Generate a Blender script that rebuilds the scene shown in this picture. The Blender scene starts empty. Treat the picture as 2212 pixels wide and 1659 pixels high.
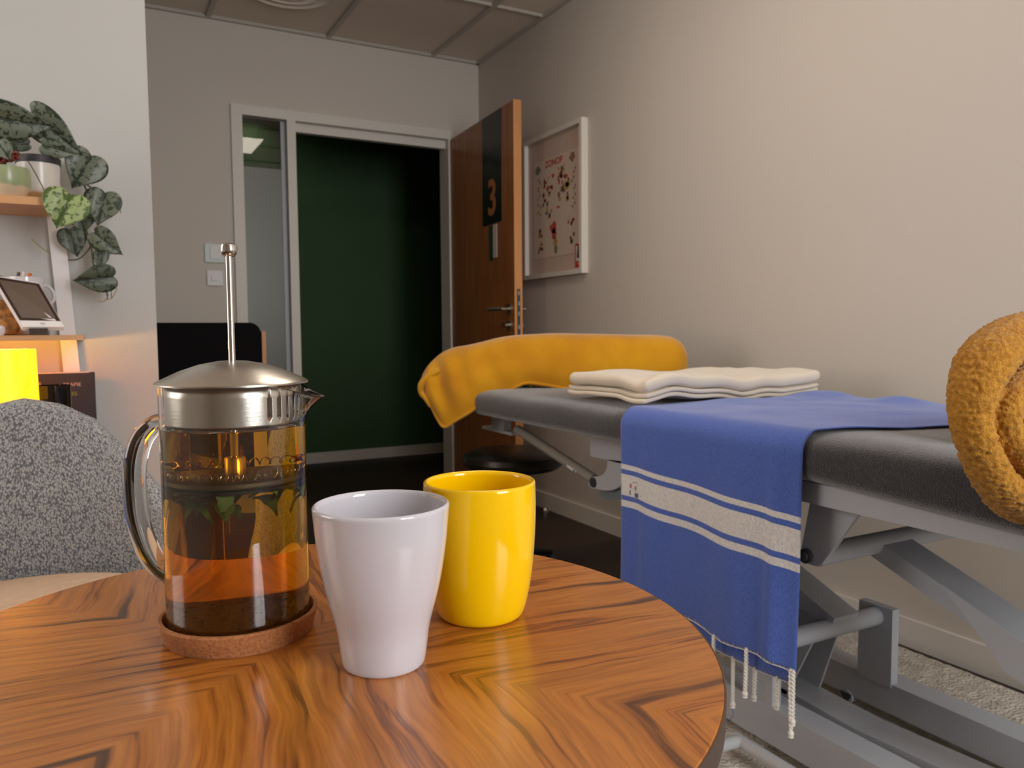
import bpy, bmesh, math, random
from mathutils import Vector, Matrix, noise
random.seed(7)
PI = math.pi
sc = bpy.context.scene
C = bpy.context.collection

# ------------------------------------------------------------------ camera
F_PX, CX, CY = 1684.8, 1106.0, 829.5
YAW, PITCH, ROLL = 0.494736, 0.066181, -0.007488
CAM = Vector((0, 0, 0.92))
_f = Vector((math.sin(YAW)*math.cos(PITCH), math.cos(YAW)*math.cos(PITCH), -math.sin(PITCH)))
_r = Vector((math.cos(YAW), -math.sin(YAW), 0)); _u = _r.cross(_f)
RT = math.cos(ROLL)*_r + math.sin(ROLL)*_u
UP = -math.sin(ROLL)*_r + math.cos(ROLL)*_u
cam = bpy.data.cameras.new('camera'); cam_o = bpy.data.objects.new('camera', cam); C.objects.link(cam_o)
cam.sensor_width = 36; cam.lens = 36*F_PX/2212; cam.clip_start = .02
M = Matrix((RT, UP, -_f)).transposed().to_4x4(); M.translation = CAM
cam_o.matrix_world = M
cam.dof.use_dof = True; cam.dof.focus_distance = .66; cam.dof.aperture_fstop = 15
sc.camera = cam_o
sc.view_settings.view_transform = 'Standard'; sc.view_settings.look = 'None'
sc.view_settings.exposure = 0.10; sc.view_settings.gamma = 1
sc.view_settings.use_curve_mapping = False
def at(u, v, ax, val):
    """the point of the plane (axis ax = val) seen along a measured direction"""
    r = RT*((u-CX)/F_PX) - UP*((v-CY)/F_PX) + _f
    t = (val - CAM[ax])/r[ax]
    return CAM + r*t
# ------------------------------------------------------------------ world, daylight and added fill lights
w = bpy.data.worlds.new('world'); sc.world = w; w.use_nodes = True
w.node_tree.nodes['Background'].inputs[0].default_value = (.75, .85, 1, 1)
w.node_tree.nodes['Background'].inputs[1].default_value = 1.0
def area(name, loc, rot, sx, sy, power, col):
    l = bpy.data.lights.new(name, 'AREA'); l.shape = 'RECTANGLE'; l.size = sx; l.size_y = sy
    l.energy = power; l.color = col
    o = bpy.data.objects.new(name, l); C.objects.link(o); o.location = loc; o.rotation_euler = rot
    return o
area('window_daylight', (1.10, -1.60, 1.55), (math.radians(97), 0, 0), .95, 1.5, 54, (.97, .98, 1))
area('left_fill_light', (-1.9, 1.68, 1.55), (0, math.radians(-90), 0), 1.5, 1.25, 22, (1, .90, .80))  # warm fill added on the left to brighten the right wall and bed
area('ceiling_fill_light', (1.0, 1.75, 2.47), (0, 0, 0), .56, .56, 9, (1, .88, .76))  # overhead fill added to brighten the far room; no fixture is built

# ------------------------------------------------------------------ helpers
def S(r, g, b):
    def f(c):
        c /= 255.
        return c/12.92 if c <= .04045 else ((c+.055)/1.055)**2.4
    return (f(r), f(g), f(b), 1)
class NT:
    def __init__(s, m): s.t = m.node_tree; s.n = s.t.nodes; s.l = s.t.links
    def add(s, typ, **k):
        n = s.n.new(typ)
        for a, b in k.items(): setattr(n, a, b)
        return n
    def link(s, a, b): s.l.new(a, b)
    def math(s, op, a, b=None, c=None):
        n = s.add('ShaderNodeMath', operation=op)
        for i, x in enumerate((a, b, c)):
            if x is None: continue
            if isinstance(x, (int, float)): n.inputs[i].default_value = x
            else: s.link(x, n.inputs[i])
        return n.outputs[0]
    def ramp(s, fac, stops, interp='LINEAR'):
        n = s.add('ShaderNodeValToRGB'); e = n.color_ramp; e.interpolation = interp
        while len(e.elements) < len(stops): e.elements.new(.5)
        for el, (p, c) in zip(e.elements, stops): el.position = p; el.color = c
        s.link(fac, n.inputs[0]); return n.outputs[0]
def mat(name, col, rough=.5, metal=0, var=0, vscale=8, bump=0, bscale=200, stretch=None, coat=0, trans=0, ior=1.45,
        sheen=0, emit=0, col2=None, bdist=.001, spec=.5, coatr=.05, btype='noise'):
    m = bpy.data.materials.new(name); m.use_nodes = True; t = NT(m); p = t.n['Principled BSDF']
    p.inputs['Base Color'].default_value = col; p.inputs['Roughness'].default_value = rough
    p.inputs['Metallic'].default_value = metal; p.inputs['IOR'].default_value = ior
    p.inputs['Specular IOR Level'].default_value = spec
    p.inputs['Coat Weight'].default_value = coat; p.inputs['Coat Roughness'].default_value = coatr
    p.inputs['Transmission Weight'].default_value = trans
    p.inputs['Sheen Weight'].default_value = sheen; p.inputs['Sheen Roughness'].default_value = .4
    if emit: p.inputs['Emission Color'].default_value = col; p.inputs['Emission Strength'].default_value = emit
    tc = t.add('ShaderNodeTexCoord'); mp = t.add('ShaderNodeMapping'); t.link(tc.outputs['Object'], mp.inputs[0])
    if stretch: mp.inputs['Scale'].default_value = stretch
    if var or col2:
        n = t.add('ShaderNodeTexNoise'); n.inputs['Scale'].default_value = vscale; n.inputs['Detail'].default_value = 5
        t.link(mp.outputs[0], n.inputs[0])
        c2 = col2 or tuple(x*(1-var) for x in col[:3])+(1,)
        o = t.ramp(n.outputs[0], [(.35, c2), (.65, col)]); t.link(o, p.inputs['Base Color'])
    if bump:
        if btype == 'noise':
            n = t.add('ShaderNodeTexNoise'); n.inputs['Scale'].default_value = bscale; n.inputs['Detail'].default_value = 4; h = n.outputs[0]
        else:
            n = t.add('ShaderNodeTexVoronoi'); n.inputs['Scale'].default_value = bscale; h = n.outputs['Distance']
        t.link(mp.outputs[0], n.inputs[0])
        b = t.add('ShaderNodeBump'); b.inputs['Strength'].default_value = bump; b.inputs['Distance'].default_value = bdist
        t.link(h, b.inputs['Height']); t.link(b.outputs[0], p.inputs['Normal'])
    return m
WL = {}
def tag(o, label=None, cat=None, group=None, kind=None):
    if label: o['label'] = label
    if cat: o['category'] = cat
    if group: o['group'] = group
    if kind: o['kind'] = kind
    return o
def thing(name, loc, label=None, cat=None, group=None, kind=None):
    o = bpy.data.objects.new(name, None); C.objects.link(o); o.location = loc; o.empty_display_size = .05
    WL[o.name] = Vector(loc); return tag(o, label, cat, group, kind)
def obj(name, bm, m, parent=None, smooth=True, bevel=0, seg=2, auto=35, org=None):
    if bevel:
        es = [e for e in bm.edges if len(e.link_faces) == 2 and e.calc_face_angle(0) > .6]
        bmesh.ops.bevel(bm, geom=es, offset=bevel, segments=seg, affect='EDGES', profile=.5)
    bmesh.ops.recalc_face_normals(bm, faces=bm.faces) if m is not None else None
    if parent is not None: L = WL[parent.name]
    else:
        if org is None:
            xs = [v.co.x for v in bm.verts]; ys = [v.co.y for v in bm.verts]; zs = [v.co.z for v in bm.verts]
            org = Vector(((min(xs)+max(xs))/2, (min(ys)+max(ys))/2, min(zs)))
        L = Vector(org)
    for v in bm.verts: v.co -= L
    me = bpy.data.meshes.new(name); bm.to_mesh(me); bm.free()
    me.materials.append(m)
    if smooth:
        for p in me.polygons: p.use_smooth = True
        if auto: me.set_sharp_from_angle(angle=math.radians(auto))
    o = bpy.data.objects.new(name, me); C.objects.link(o)
    if parent is not None: o.parent = parent
    else: o.location = L
    WL[o.name] = L; return o
def B(): return bmesh.new()
def box(bm, x0, x1, y0, y1, z0, z1):
    v = [bm.verts.new(p) for p in ((x0,y0,z0),(x1,y0,z0),(x1,y1,z0),(x0,y1,z0),(x0,y0,z1),(x1,y0,z1),(x1,y1,z1),(x0,y1,z1))]
    for f in ((3,2,1,0),(4,5,6,7),(0,1,5,4),(1,2,6,5),(2,3,7,6),(3,0,4,7)): bm.faces.new([v[i] for i in f])
    return bm
def prism(bm, pts, off):
    off = Vector(off); a = [bm.verts.new(p) for p in pts]; b = [bm.verts.new(Vector(p)+off) for p in pts]
    bm.faces.new(a); bm.faces.new(b[::-1]); n = len(a)
    for i in range(n): bm.faces.new((a[i], b[i], b[(i+1) % n], a[(i+1) % n]))
    return bm
def spline(pts, k=6):
    P = [Vector(p) for p in pts]; out = []
    for i in range(len(P)-1):
        p0 = P[max(i-1, 0)]; p1 = P[i]; p2 = P[i+1]; p3 = P[min(i+2, len(P)-1)]
        for j in range(k):
            t = j/k
            out.append(.5*((2*p1)+(p2-p0)*t+(2*p0-5*p1+4*p2-p3)*t*t+(3*p1-p0-3*p2+p3)*t**3))
    out.append(P[-1]); return out
def tube(bm, pts, r, n=12, caps=True, sx=1, ref=None, smooth_path=0, closed=False):
    """swept tube; r number or list; sx widens the section along ref"""
    if smooth_path:
        if isinstance(r, (list, tuple)):
            q = spline([(a, 0, 0) for a in r], smooth_path); r = [x.x for x in q]
        pts = spline(pts, smooth_path)
    P = [Vector(p) for p in pts]; rings = []; N = len(P); last = None
    for i, p in enumerate(P):
        if closed: d = (P[(i+1) % N]-P[i-1])
        else: d = (P[min(i+1, N-1)]-P[max(i-1, 0)])
        d.normalize()
        if ref is not None:
            a = Vector(ref); a = (a-d*a.dot(d)).normalized()
        elif last is None:
            a = d.orthogonal().normalized()
        else:
            a = (last-d*last.dot(d)).normalized()
        last = a; b = d.cross(a); ri = r[i] if isinstance(r, (list, tuple)) else r
        rings.append([bm.verts.new(p+a*(math.cos(2*PI*k/n)*ri*sx)+b*(math.sin(2*PI*k/n)*ri)) for k in range(n)])
    for i in range(N if closed else N-1):
        A, Bq = rings[i], rings[(i+1) % N]
        for k in range(n): bm.faces.new((A[k], A[(k+1) % n], Bq[(k+1) % n], Bq[k]))
    if caps and not closed: bm.faces.new(rings[0][::-1]); bm.faces.new(rings[-1])
    return bm
def lathe(bm, prof, c, n=64, closed=False):
    rings = []
    for r, z in prof:
        if r < 1e-5: rings.append([bm.verts.new((c[0], c[1], z))])
        else: rings.append([bm.verts.new((c[0]+r*math.cos(2*PI*k/n), c[1]+r*math.sin(2*PI*k/n), z)) for k in range(n)])
    m = len(rings)
    for i in range(m if closed else m-1):
        a, b = rings[i], rings[(i+1) % m]
        for k in range(n):
            k2 = (k+1) % n
            if len(a) == 1 and len(b) == 1: continue
            if len(a) == 1: bm.faces.new((a[0], b[k2], b[k]))
            elif len(b) == 1: bm.faces.new((a[k], a[k2], b[0]))
            else: bm.faces.new((a[k], a[k2], b[k2], b[k]))
    return bm
def grid(bm, f, nu, nv, uvf=None, close_u=False):
    V = [[bm.verts.new(f(i/(nu), j/(nv))) for j in range(nv+1)] for i in range(nu if close_u else nu+1)]
    uvl = bm.loops.layers.uv.verify() if uvf else None
    for i in range(nu):
        for j in range(nv):
            i2 = (i+1) % nu if close_u else i+1
            fc = bm.faces.new((V[i][j], V[i2][j], V[i2][j+1], V[i][j+1]))
            if uvf:
                for lp, (a, b) in zip(fc.loops, ((i, j), (i+1, j), (i+1, j+1), (i, j+1))): lp[uvl].uv = uvf(a/nu, b/nv)
    return bm
def sphere(bm, c, r, seg=16, sc3=(1, 1, 1)):
    m = Matrix.Translation(c) @ Matrix.Diagonal((*[r*s for s in sc3], 1))
    bmesh.ops.create_uvsphere(bm, u_segments=seg, v_segments=max(6, seg//2), radius=1, matrix=m); return bm
def slab(bm, x0, x1, y0, y1, z0, z1, r, nx=30, ny=20, nz=4, disp=None):
    """rounded, soft slab (folded cloth)"""
    t = bmesh.new(); hx, hy, hz = (x1-x0)/2, (y1-y0)/2, (z1-z0)/2; c = Vector(((x0+x1)/2, (y0+y1)/2, (z0+z1)/2))
    def face(o, a, b, na, nb):
        V = [[t.verts.new(o+a*(i/na)+b*(j/nb)) for j in range(nb+1)] for i in range(na+1)]
        for i in range(na):
            for j in range(nb): t.faces.new((V[i][j], V[i+1][j], V[i+1][j+1], V[i][j+1]))
    X, Y, Z = Vector((2*hx,0,0)), Vector((0,2*hy,0)), Vector((0,0,2*hz)); o = Vector((-hx,-hy,-hz))
    face(o, Y, X, ny, nx); face(o+Z, X, Y, nx, ny); face(o, X, Z, nx, nz); face(o+Y, Z, X, nz, nx); face(o, Z, Y, nz, ny); face(o+X, Y, Z, ny, nz)
    bmesh.ops.remove_doubles(t, verts=t.verts, dist=1e-6)
    for v in t.verts:
        q = v.co; inner = Vector((max(-hx+r, min(hx-r, q.x)), max(-hy+r, min(hy-r, q.y)), max(-hz+min(r,hz), min(hz-min(r,hz), q.z))))
        d = q-inner
        if d.length > 1e-7: q = inner+d.normalized()*min(r, hz if r > hz else r)
        p = q+c
        v.co = disp(p) if disp else p
    me = bpy.data.meshes.new('tmp'); t.to_mesh(me); t.free(); bm.from_mesh(me); bpy.data.meshes.remove(me); return bm
def text(s, size, m, name, parent, M4, depth=.0004, bold=0):
    cu = bpy.data.curves.new('t', 'FONT'); cu.body = s; cu.size = size; cu.extrude = depth; cu.align_x = 'CENTER'; cu.align_y = 'CENTER'
    cu.offset = bold
    o = bpy.data.objects.new('t', cu); C.objects.link(o); bpy.context.view_layer.update()
    me = bpy.data.meshes.new_from_object(o.evaluated_get(bpy.context.evaluated_depsgraph_get()))
    bpy.data.objects.remove(o); bm = bmesh.new(); bm.from_mesh(me); bm.transform(M4); bpy.data.meshes.remove(me)
    return obj(name, bm, m, parent, smooth=False)
def nz(p, s, seed=0): return noise.noise(Vector(p)*s+Vector((seed*7.3, seed*3.1, seed)))

# ------------------------------------------------------------------ materials
M_wall = mat('wall_paint', S(208,199,188), .65, bump=.12, bscale=350)
M_ceil = mat('ceiling_tile', S(222,208,192), .9, bump=.15, bscale=500)
M_grid = mat('ceiling_rail', S(186,178,168), .6)
M_gridl = mat('ceiling_tile_edge', S(205,200,192), .7)
M_trim = mat('white_trim', S(222,216,206), .45)
M_green = mat('dark_green_paint', S(56,88,50), .7, var=.08)
M_floor = None
M_orange_wood = mat('beech_veneer', S(176,112,62), .38, col2=S(152,92,48), vscale=6, stretch=(6,6,.5))
M_edge_wood = mat('beech_edge', S(214,150,92), .4, var=.12, stretch=(3,3,.5))
M_black = mat('matte_black', S(16,16,17), .5)
M_blackfab = mat('black_upholstery', S(8,7,8), .8, spec=.2, bump=.2, bscale=300)
M_steel = mat('brushed_steel', S(196,190,180), .28, 1, bump=.05, bscale=60, stretch=(1,1,30))
M_chrome = mat('polished_steel', S(205,200,195), .12, 1)
M_cork = mat('cork', S(184,124,76), .85, col2=S(158,100,58), vscale=420, bump=.6, bscale=500, bdist=.001)
M_whitecer = mat('white_glaze', S(204,201,207), .10, spec=.6, coat=.4)
M_yellowcer = mat('yellow_glaze', S(250,200,2), .12, spec=.5, coat=.4)
M_greymetal = mat('grey_lacquered_metal', S(180,182,187), .42, spec=.5, bump=.03, bscale=600)
M_greydark = mat('dark_metal', S(60,61,64), .5)
M_greylight = mat('light_grey_plastic', S(190,192,194), .4)
M_white = mat('white_plastic', S(225,222,220), .4)
M_mat = mat('grey_terry_cover', S(62,62,67), .95, col2=S(48,48,53), vscale=160, bump=1, bscale=420, bdist=.0025, sheen=.9, btype='noise')
M_yblanket = mat('mustard_fleece', S(206,148,12), .95, col2=S(190,128,6), vscale=7, bump=.35, bscale=500, bdist=.0015, sheen=.5)
M_robe = mat('curly_mustard_fleece', S(198,142,52), .95, col2=S(168,112,30), vscale=160, bump=.8, bscale=420, bdist=.003, sheen=.2)
M_linen = mat('cream_cotton', S(226,214,196), .95, bump=.5, bscale=600, bdist=.001, sheen=.3)
M_rope = mat('cream_cord', S(240,235,224), .9, bump=.3, bscale=900)
M_leaf = None
M_stem = mat('plant_stem', S(74,78,50), .6, var=.3)
M_twig = mat('dry_root', S(150,128,84), .8)
M_soil = mat('soil', S(40,30,22), 1)
M_paper = mat('white_paper', S(216,204,196), .8)
M_green_card = mat('dark_green_card', S(30,70,50), .6)
M_rug = mat('cream_pile', S(232,224,210), 1, col2=S(200,190,174), vscale=35, bump=1, bscale=120, bdist=.01)
M_lampbase = mat('lamp_base', S(150,110,70), .5)
# floor carpet: large dark tiles
def floor_mat():
    m = bpy.data.materials.new('dark_carpet_tiles'); m.use_nodes = True; t = NT(m); p = t.n['Principled BSDF']
    tc = t.add('ShaderNodeTexCoord'); ch = t.add('ShaderNodeTexBrick'); ch.offset = .5
    ch.inputs['Scale'].default_value = 1.0; ch.inputs['Brick Width'].default_value = 1.0; ch.inputs['Row Height'].default_value = .25
    ch.inputs['Mortar Size'].default_value = .002
    ch.inputs['Color1'].default_value = S(66,50,38); ch.inputs['Color2'].default_value = S(44,36,32); ch.inputs['Mortar'].default_value = S(20,17,16)
    t.link(tc.outputs['Object'], ch.inputs[0]); t.link(ch.outputs[0], p.inputs['Base Color'])
    p.inputs['Roughness'].default_value = .6
    n = t.add('ShaderNodeTexNoise'); n.inputs['Scale'].default_value = 300; t.link(tc.outputs['Object'], n.inputs[0])
    b = t.add('ShaderNodeBump'); b.inputs['Strength'].default_value = .3; b.inputs['Distance'].default_value = .003
    t.link(n.outputs[0], b.inputs['Height']); t.link(b.outputs[0], p.inputs['Normal']); return m
M_floor = floor_mat()
def leaf_mat(name, dark, light):
    m = bpy.data.materials.new(name); m.use_nodes = True; t = NT(m); p = t.n['Principled BSDF']
    uv = t.add('ShaderNodeUVMap'); sp = t.add('ShaderNodeSeparateXYZ'); t.link(uv.outputs[0], sp.inputs[0])
    tc = t.add('ShaderNodeTexCoord')
    n = t.add('ShaderNodeTexNoise'); n.inputs['Scale'].default_value = 85; n.inputs['Detail'].default_value = 3; n.inputs['Distortion'].default_value = .6
    t.link(tc.outputs['Object'], n.inputs[0])
    mid = t.math('ABSOLUTE', t.math('SUBTRACT', sp.outputs[0], .5))
    edge = t.math('SUBTRACT', .47, mid)
    a = t.math('MINIMUM', t.math('MULTIPLY', mid, 9), t.math('MULTIPLY', edge, 6))
    a = t.math('MINIMUM', a, .62)
    f = t.math('ADD', t.math('MULTIPLY', t.math('SUBTRACT', n.outputs[0], .5), 2.6), t.math('SUBTRACT', a, .0))
    c = t.ramp(f, [(.38, dark), (.55, light)]); t.link(c, p.inputs['Base Color'])
    p.inputs['Roughness'].default_value = .42; return m
M_leaf = leaf_mat('satin_pothos_leaf', S(46,58,42), S(106,114,97))
M_leafb = leaf_mat('satin_pothos_leaf_bright', S(70,92,34), S(150,166,110))
M_leafd = leaf_mat('satin_pothos_leaf_shaded', S(42,52,40), S(84,94,78))  # darker leaf copy with shade put into its colour
# walnut marquetry table top
def walnut():
    m = bpy.data.materials.new('walnut_starburst_veneer'); m.use_nodes = True; t = NT(m); p = t.n['Principled BSDF']
    tc = t.add('ShaderNodeTexCoord'); mp = t.add('ShaderNodeMapping'); mp.inputs['Rotation'].default_value = (0, 0, math.radians(5))
    mp.inputs['Location'].default_value = (.015, -.012, 0)
    t.link(tc.outputs['Object'], mp.inputs[0]); sp = t.add('ShaderNodeSeparateXYZ'); t.link(mp.outputs[0], sp.inputs[0])
    wn = t.add('ShaderNodeTexNoise'); wn.inputs['Scale'].default_value = 7; wn.inputs['Detail'].default_value = 2; t.link(mp.outputs[0], wn.inputs[0])
    au = t.math('ABSOLUTE', sp.outputs[0]); av = t.math('ABSOLUTE', sp.outputs[1])
    ac = t.math('MINIMUM', au, av); al = t.math('MAXIMUM', au, av)
    wob = t.math('MULTIPLY', t.math('SUBTRACT', wn.outputs[0], .5), .035)
    # the wave of the grain depends on the distance from the centre only mildly
    acw = t.math('ADD', ac, wob)
    sgn = t.math('MULTIPLY', t.math('GREATER_THAN', sp.outputs[0], 0), 3.7)
    sg2 = t.math('MULTIPLY', t.math('GREATER_THAN', t.math('ADD', sp.outputs[0], sp.outputs[1]), 0), 5.1)
    cb = t.add('ShaderNodeCombineXYZ'); t.link(t.math('MULTIPLY', acw, 62), cb.inputs[0]); t.link(t.math('MULTIPLY', al, 2.2), cb.inputs[1]); t.link(sgn, cb.inputs[2])
    n1 = t.add('ShaderNodeTexNoise'); n1.inputs['Scale'].default_value = 1; n1.inputs['Detail'].default_value = 4; n1.inputs['Roughness'].default_value = .55; t.link(cb.outputs[0], n1.inputs[0])
    cb2 = t.add('ShaderNodeCombineXYZ'); t.link(t.math('MULTIPLY', acw, 420), cb2.inputs[0]); t.link(t.math('MULTIPLY', al, 22), cb2.inputs[1]); t.link(sgn, cb2.inputs[2])
    n2 = t.add('ShaderNodeTexNoise'); n2.inputs['Scale'].default_value = 1; n2.inputs['Detail'].default_value = 3; t.link(cb2.outputs[0], n2.inputs[0])
    col = t.ramp(n1.outputs[0], [(.33, S(70,36,14)), (.375, S(112,62,22)), (.41, S(164,98,34)), (.50, S(194,122,48)), (.575, S(180,106,34)), (.60, S(120,66,24)), (.635, S(184,110,38)), (.75, S(200,128,50))])
    mx = t.add('ShaderNodeMix', data_type='RGBA', blend_type='MULTIPLY'); mx.inputs['Factor'].default_value = .55
    f2 = t.ramp(n2.outputs[0], [(.35, (.62, .55, .48, 1)), (.6, (1, 1, 1, 1))])
    t.link(col, mx.inputs['A']); t.link(f2, mx.inputs['B']); t.link(mx.outputs['Result'], p.inputs['Base Color'])
    p.inputs['Roughness'].default_value = .30; p.inputs['Coat Weight'].default_value = .35; p.inputs['Coat Roughness'].default_value = .16
    return m
M_walnut = walnut()
def stripes():
    m = bpy.data.materials.new('striped_hammam_cotton'); m.use_nodes = True; t = NT(m); p = t.n['Principled BSDF']
    uv = t.add('ShaderNodeUVMap'); sp = t.add('ShaderNodeSeparateXYZ'); t.link(uv.outputs[0], sp.inputs[0])
    bl = S(84,112,196); wh = S(240,235,228)
    a = [(0, bl)]
    for lo, hi in ((.485, .499), (.511, .560), (.571, .586)): a += [(lo, wh), (hi, bl)]
    f = t.math('ADD', sp.outputs[1], 0.0)
    c = t.ramp(f, a, 'CONSTANT')
    tc = t.add('ShaderNodeTexCoord'); n = t.add('ShaderNodeTexNoise'); n.inputs['Scale'].default_value = 260; n.inputs['Detail'].default_value = 4
    mp = t.add('ShaderNodeMapping'); mp.inputs['Scale'].default_value = (1, 2.2, .7); t.link(tc.outputs['Object'], mp.inputs[0]); t.link(mp.outputs[0], n.inputs[0])
    mx = t.add('ShaderNodeMix', data_type='RGBA', blend_type='MULTIPLY'); mx.inputs['Factor'].default_value = .75
    f2 = t.ramp(n.outputs[0], [(.38, (.62, .66, .76, 1)), (.62, (1, 1, 1, 1))])
    t.link(c, mx.inputs['A']); t.link(f2, mx.inputs['B']); t.link(mx.outputs['Result'], p.inputs['Base Color'])
    p.inputs['Roughness'].default_value = .95; p.inputs['Sheen Weight'].default_value = .3
    b = t.add('ShaderNodeBump'); b.inputs['Strength'].default_value = .6; b.inputs['Distance'].default_value = .001
    t.link(n.outputs[0], b.inputs['Height']); t.link(b.outputs[0], p.inputs['Normal']); return m
M_towel = stripes()
def tweed():
    m = bpy.data.materials.new('grey_woven_upholstery'); m.use_nodes = True; t = NT(m); p = t.n['Principled BSDF']
    uv = t.add('ShaderNodeUVMap'); mp = t.add('ShaderNodeMapping'); mp.inputs['Scale'].default_value = (1, .62, 1); t.link(uv.outputs[0], mp.inputs[0])
    n = t.add('ShaderNodeTexVoronoi'); n.inputs['Scale'].default_value = 360; t.link(mp.outputs[0], n.inputs[0])
    c = t.ramp(n.outputs['Distance'], [(.20, S(196,193,188)), (.75, S(104,106,111))])
    n2 = t.add('ShaderNodeTexNoise'); n2.inputs['Scale'].default_value = 500; t.link(mp.outputs[0], n2.inputs[0])
    mx = t.add('ShaderNodeMix', data_type='RGBA', blend_type='MULTIPLY'); mx.inputs['Factor'].default_value = .3
    f2 = t.ramp(n2.outputs[0], [(.4, (.55, .56, .6, 1)), (.6, (1, 1, 1, 1))])
    t.link(c, mx.inputs['A']); t.link(f2, mx.inputs['B']); t.link(mx.outputs['Result'], p.inputs['Base Color'])
    p.inputs['Roughness'].default_value = .95
    b = t.add('ShaderNodeBump'); b.inputs['Strength'].default_value = .8; b.inputs['Distance'].default_value = .001; b.invert = True
    t.link(n.outputs['Distance'], b.inputs['Height']); t.link(b.outputs[0], p.inputs['Normal']); return m
M_tweed = tweed()
def glassm(name, col, ior, rough=0):
    m = bpy.data.materials.new(name); m.use_nodes = True; p = m.node_tree.nodes['Principled BSDF']
    p.inputs['Base Color'].default_value = col; p.inputs['Transmission Weight'].default_value = 1; p.inputs['IOR'].default_value = ior
    p.inputs['Roughness'].default_value = rough; return m
M_glass = glassm('clear_glass', (.97, .98, .98, 1), 1.46)
M_tea = glassm('tea', (1, 1, 1, 1), 1.33)
va = M_tea.node_tree.nodes.new('ShaderNodeVolumeAbsorption'); va.inputs[0].default_value = (.985, .80, .05, 1); va.inputs[1].default_value = 46
M_tea.node_tree.links.new(va.outputs[0], M_tea.node_tree.nodes['Material Output'].inputs['Volume'])
M_mint = mat('mint_leaf', S(112,134,44), .6, var=.4, vscale=80)
M_tealeaf = mat('steeped_tea_leaf', S(92,40,18), .6, var=.5, vscale=200)
M_copper = mat('tea_stained_steel', S(200,180,150), .25, 1)

# ------------------------------------------------------------------ room shell
XW, YB, HC = 2.068, 4.222, 2.49
def struct(name, bm, m, parent=None, **k):
    o = obj(name, bm, m, parent, smooth=False, **k)
    if parent is None: o['kind'] = 'structure'
    return o
bm = B(); box(bm, -1.9, XW+.1, -1.6, YB+.1, -.08, 0); box(bm, -1.9, 3.6, YB+.1, 5.62, -.08, 0); struct('floor', bm, M_floor)
bm = B(); box(bm, XW, XW+.1, -1.6, YB+.1, 0, HC); struct('wall_right', bm, M_wall)
bm = B(); box(bm, -1.9, -1.8, -1.6, 1.0, 0, HC); box(bm, -1.9, -1.8, 2.36, YB+.1, 0, HC); box(bm, -1.9, -1.8, 1.0, 2.36, 0, .75); box(bm, -1.9, -1.8, 1.0, 2.36, 2.35, HC); struct('wall_left', bm, M_wall)
wf = thing('added_window', (-1.85, 1.68, .75), kind='structure')  # unseen window added in the left wall for the warm fill
bm = B(); box(bm, -1.88, -1.82, 1.0, 1.05, .75, 2.35); box(bm, -1.88, -1.82, 2.31, 2.36, .75, 2.35); box(bm, -1.88, -1.82, 1.05, 2.31, .75, .8); box(bm, -1.88, -1.82, 1.05, 2.31, 2.3, 2.35)
obj('window_frame', bm, M_trim, wf, smooth=False)
# wall behind the camera with its window opening
bm = B(); box(bm, -1.8, .58, -1.6, -1.5, 0, HC); box(bm, 1.62, XW, -1.6, -1.5, 0, HC); box(bm, .58, 1.62, -1.6, -1.5, 0, .75); box(bm, .58, 1.62, -1.6, -1.5, 2.3, HC)
struct('wall_window_side', bm, M_wall)
wf = thing('window_2', (1.05, -1.55, .75), kind='structure')
bm = B(); box(bm, .58, .63, -1.58, -1.52, .75, 2.3); box(bm, 1.57, 1.62, -1.58, -1.52, .75, 2.3); box(bm, .63, 1.57, -1.58, -1.52, .75, .80); box(bm, .63, 1.57, -1.58, -1.52, 2.25, 2.3); box(bm, 1.07, 1.12, -1.58, -1.52, .80, 2.25)
obj('window_frame', bm, M_trim, wf, smooth=False)
# far wall with door and side light opening
FX0, FX1, FZ = .668, 1.882, 2.085
bm = B(); box(bm, -1.8, FX0, YB, YB+.1, 0, HC); box(bm, FX1, XW, YB, YB+.1, 0, HC); box(bm, FX0, FX1, YB, YB+.1, FZ, HC); struct('wall_back', bm, M_wall)
bm = B(); box(bm, -1.8, .167, 2.42, 2.56, 0, HC); struct('wall_partition', bm, mat('partition_paint', S(184,184,181), .65, bump=.1, bscale=350))
# corridor beyond
bm = B(); box(bm, -.6, 3.6, 5.52, 5.62, 0, HC); struct('wall_corridor', bm, M_green)
bm = B(); box(bm, -.6, -.5, YB+.1, 5.52, 0, HC); struct('wall_corridor_left', bm, M_green)
bm = B(); box(bm, 3.5, 3.6, YB+.1, 5.52, 0, HC); struct('wall_corridor_right', bm, M_green)
bm = B(); box(bm, XW+.1, 3.6, YB, YB+.1, 0, HC); struct('wall_corridor_near', bm, M_green)
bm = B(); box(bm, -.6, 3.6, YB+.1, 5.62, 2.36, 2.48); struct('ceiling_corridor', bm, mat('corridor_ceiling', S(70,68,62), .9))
bm = B(); box(bm, -.5, 3.5, 5.505, 5.52, 0, .075); struct('baseboard_corridor', bm, M_trim)
# ceiling with recessed tiles
bm = B(); box(bm, -1.9, XW+.1, -1.6, YB+.1, HC+.012, HC+.09); struct('ceiling', bm, M_ceil)
ty = [4.16-.01, 3.33+.16, 2.89, 2.29, 1.69, 1.09, .49, -.11, -.71, -1.31]
cr = thing('trim_1', (.5, 2, HC), kind='structure')
gx = [1.775-.6*k for k in range(6)]
bm = B()
for x in gx: box(bm, x-.012, x+.012, -1.5, YB, HC-.002, HC+.012)
gyl = [4.05-.6*k for k in range(1, 10)]
for y in gyl: box(bm, -1.8, XW, y-.006, y+.006, HC-.001, HC+.012)
box(bm, XW-.022, XW, -1.5, YB, HC-.004, HC+.012); box(bm, -1.8, XW, YB-.02, YB, HC-.004, HC+.012)
obj('ceiling_rails', bm, M_grid, cr, smooth=False)
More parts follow.
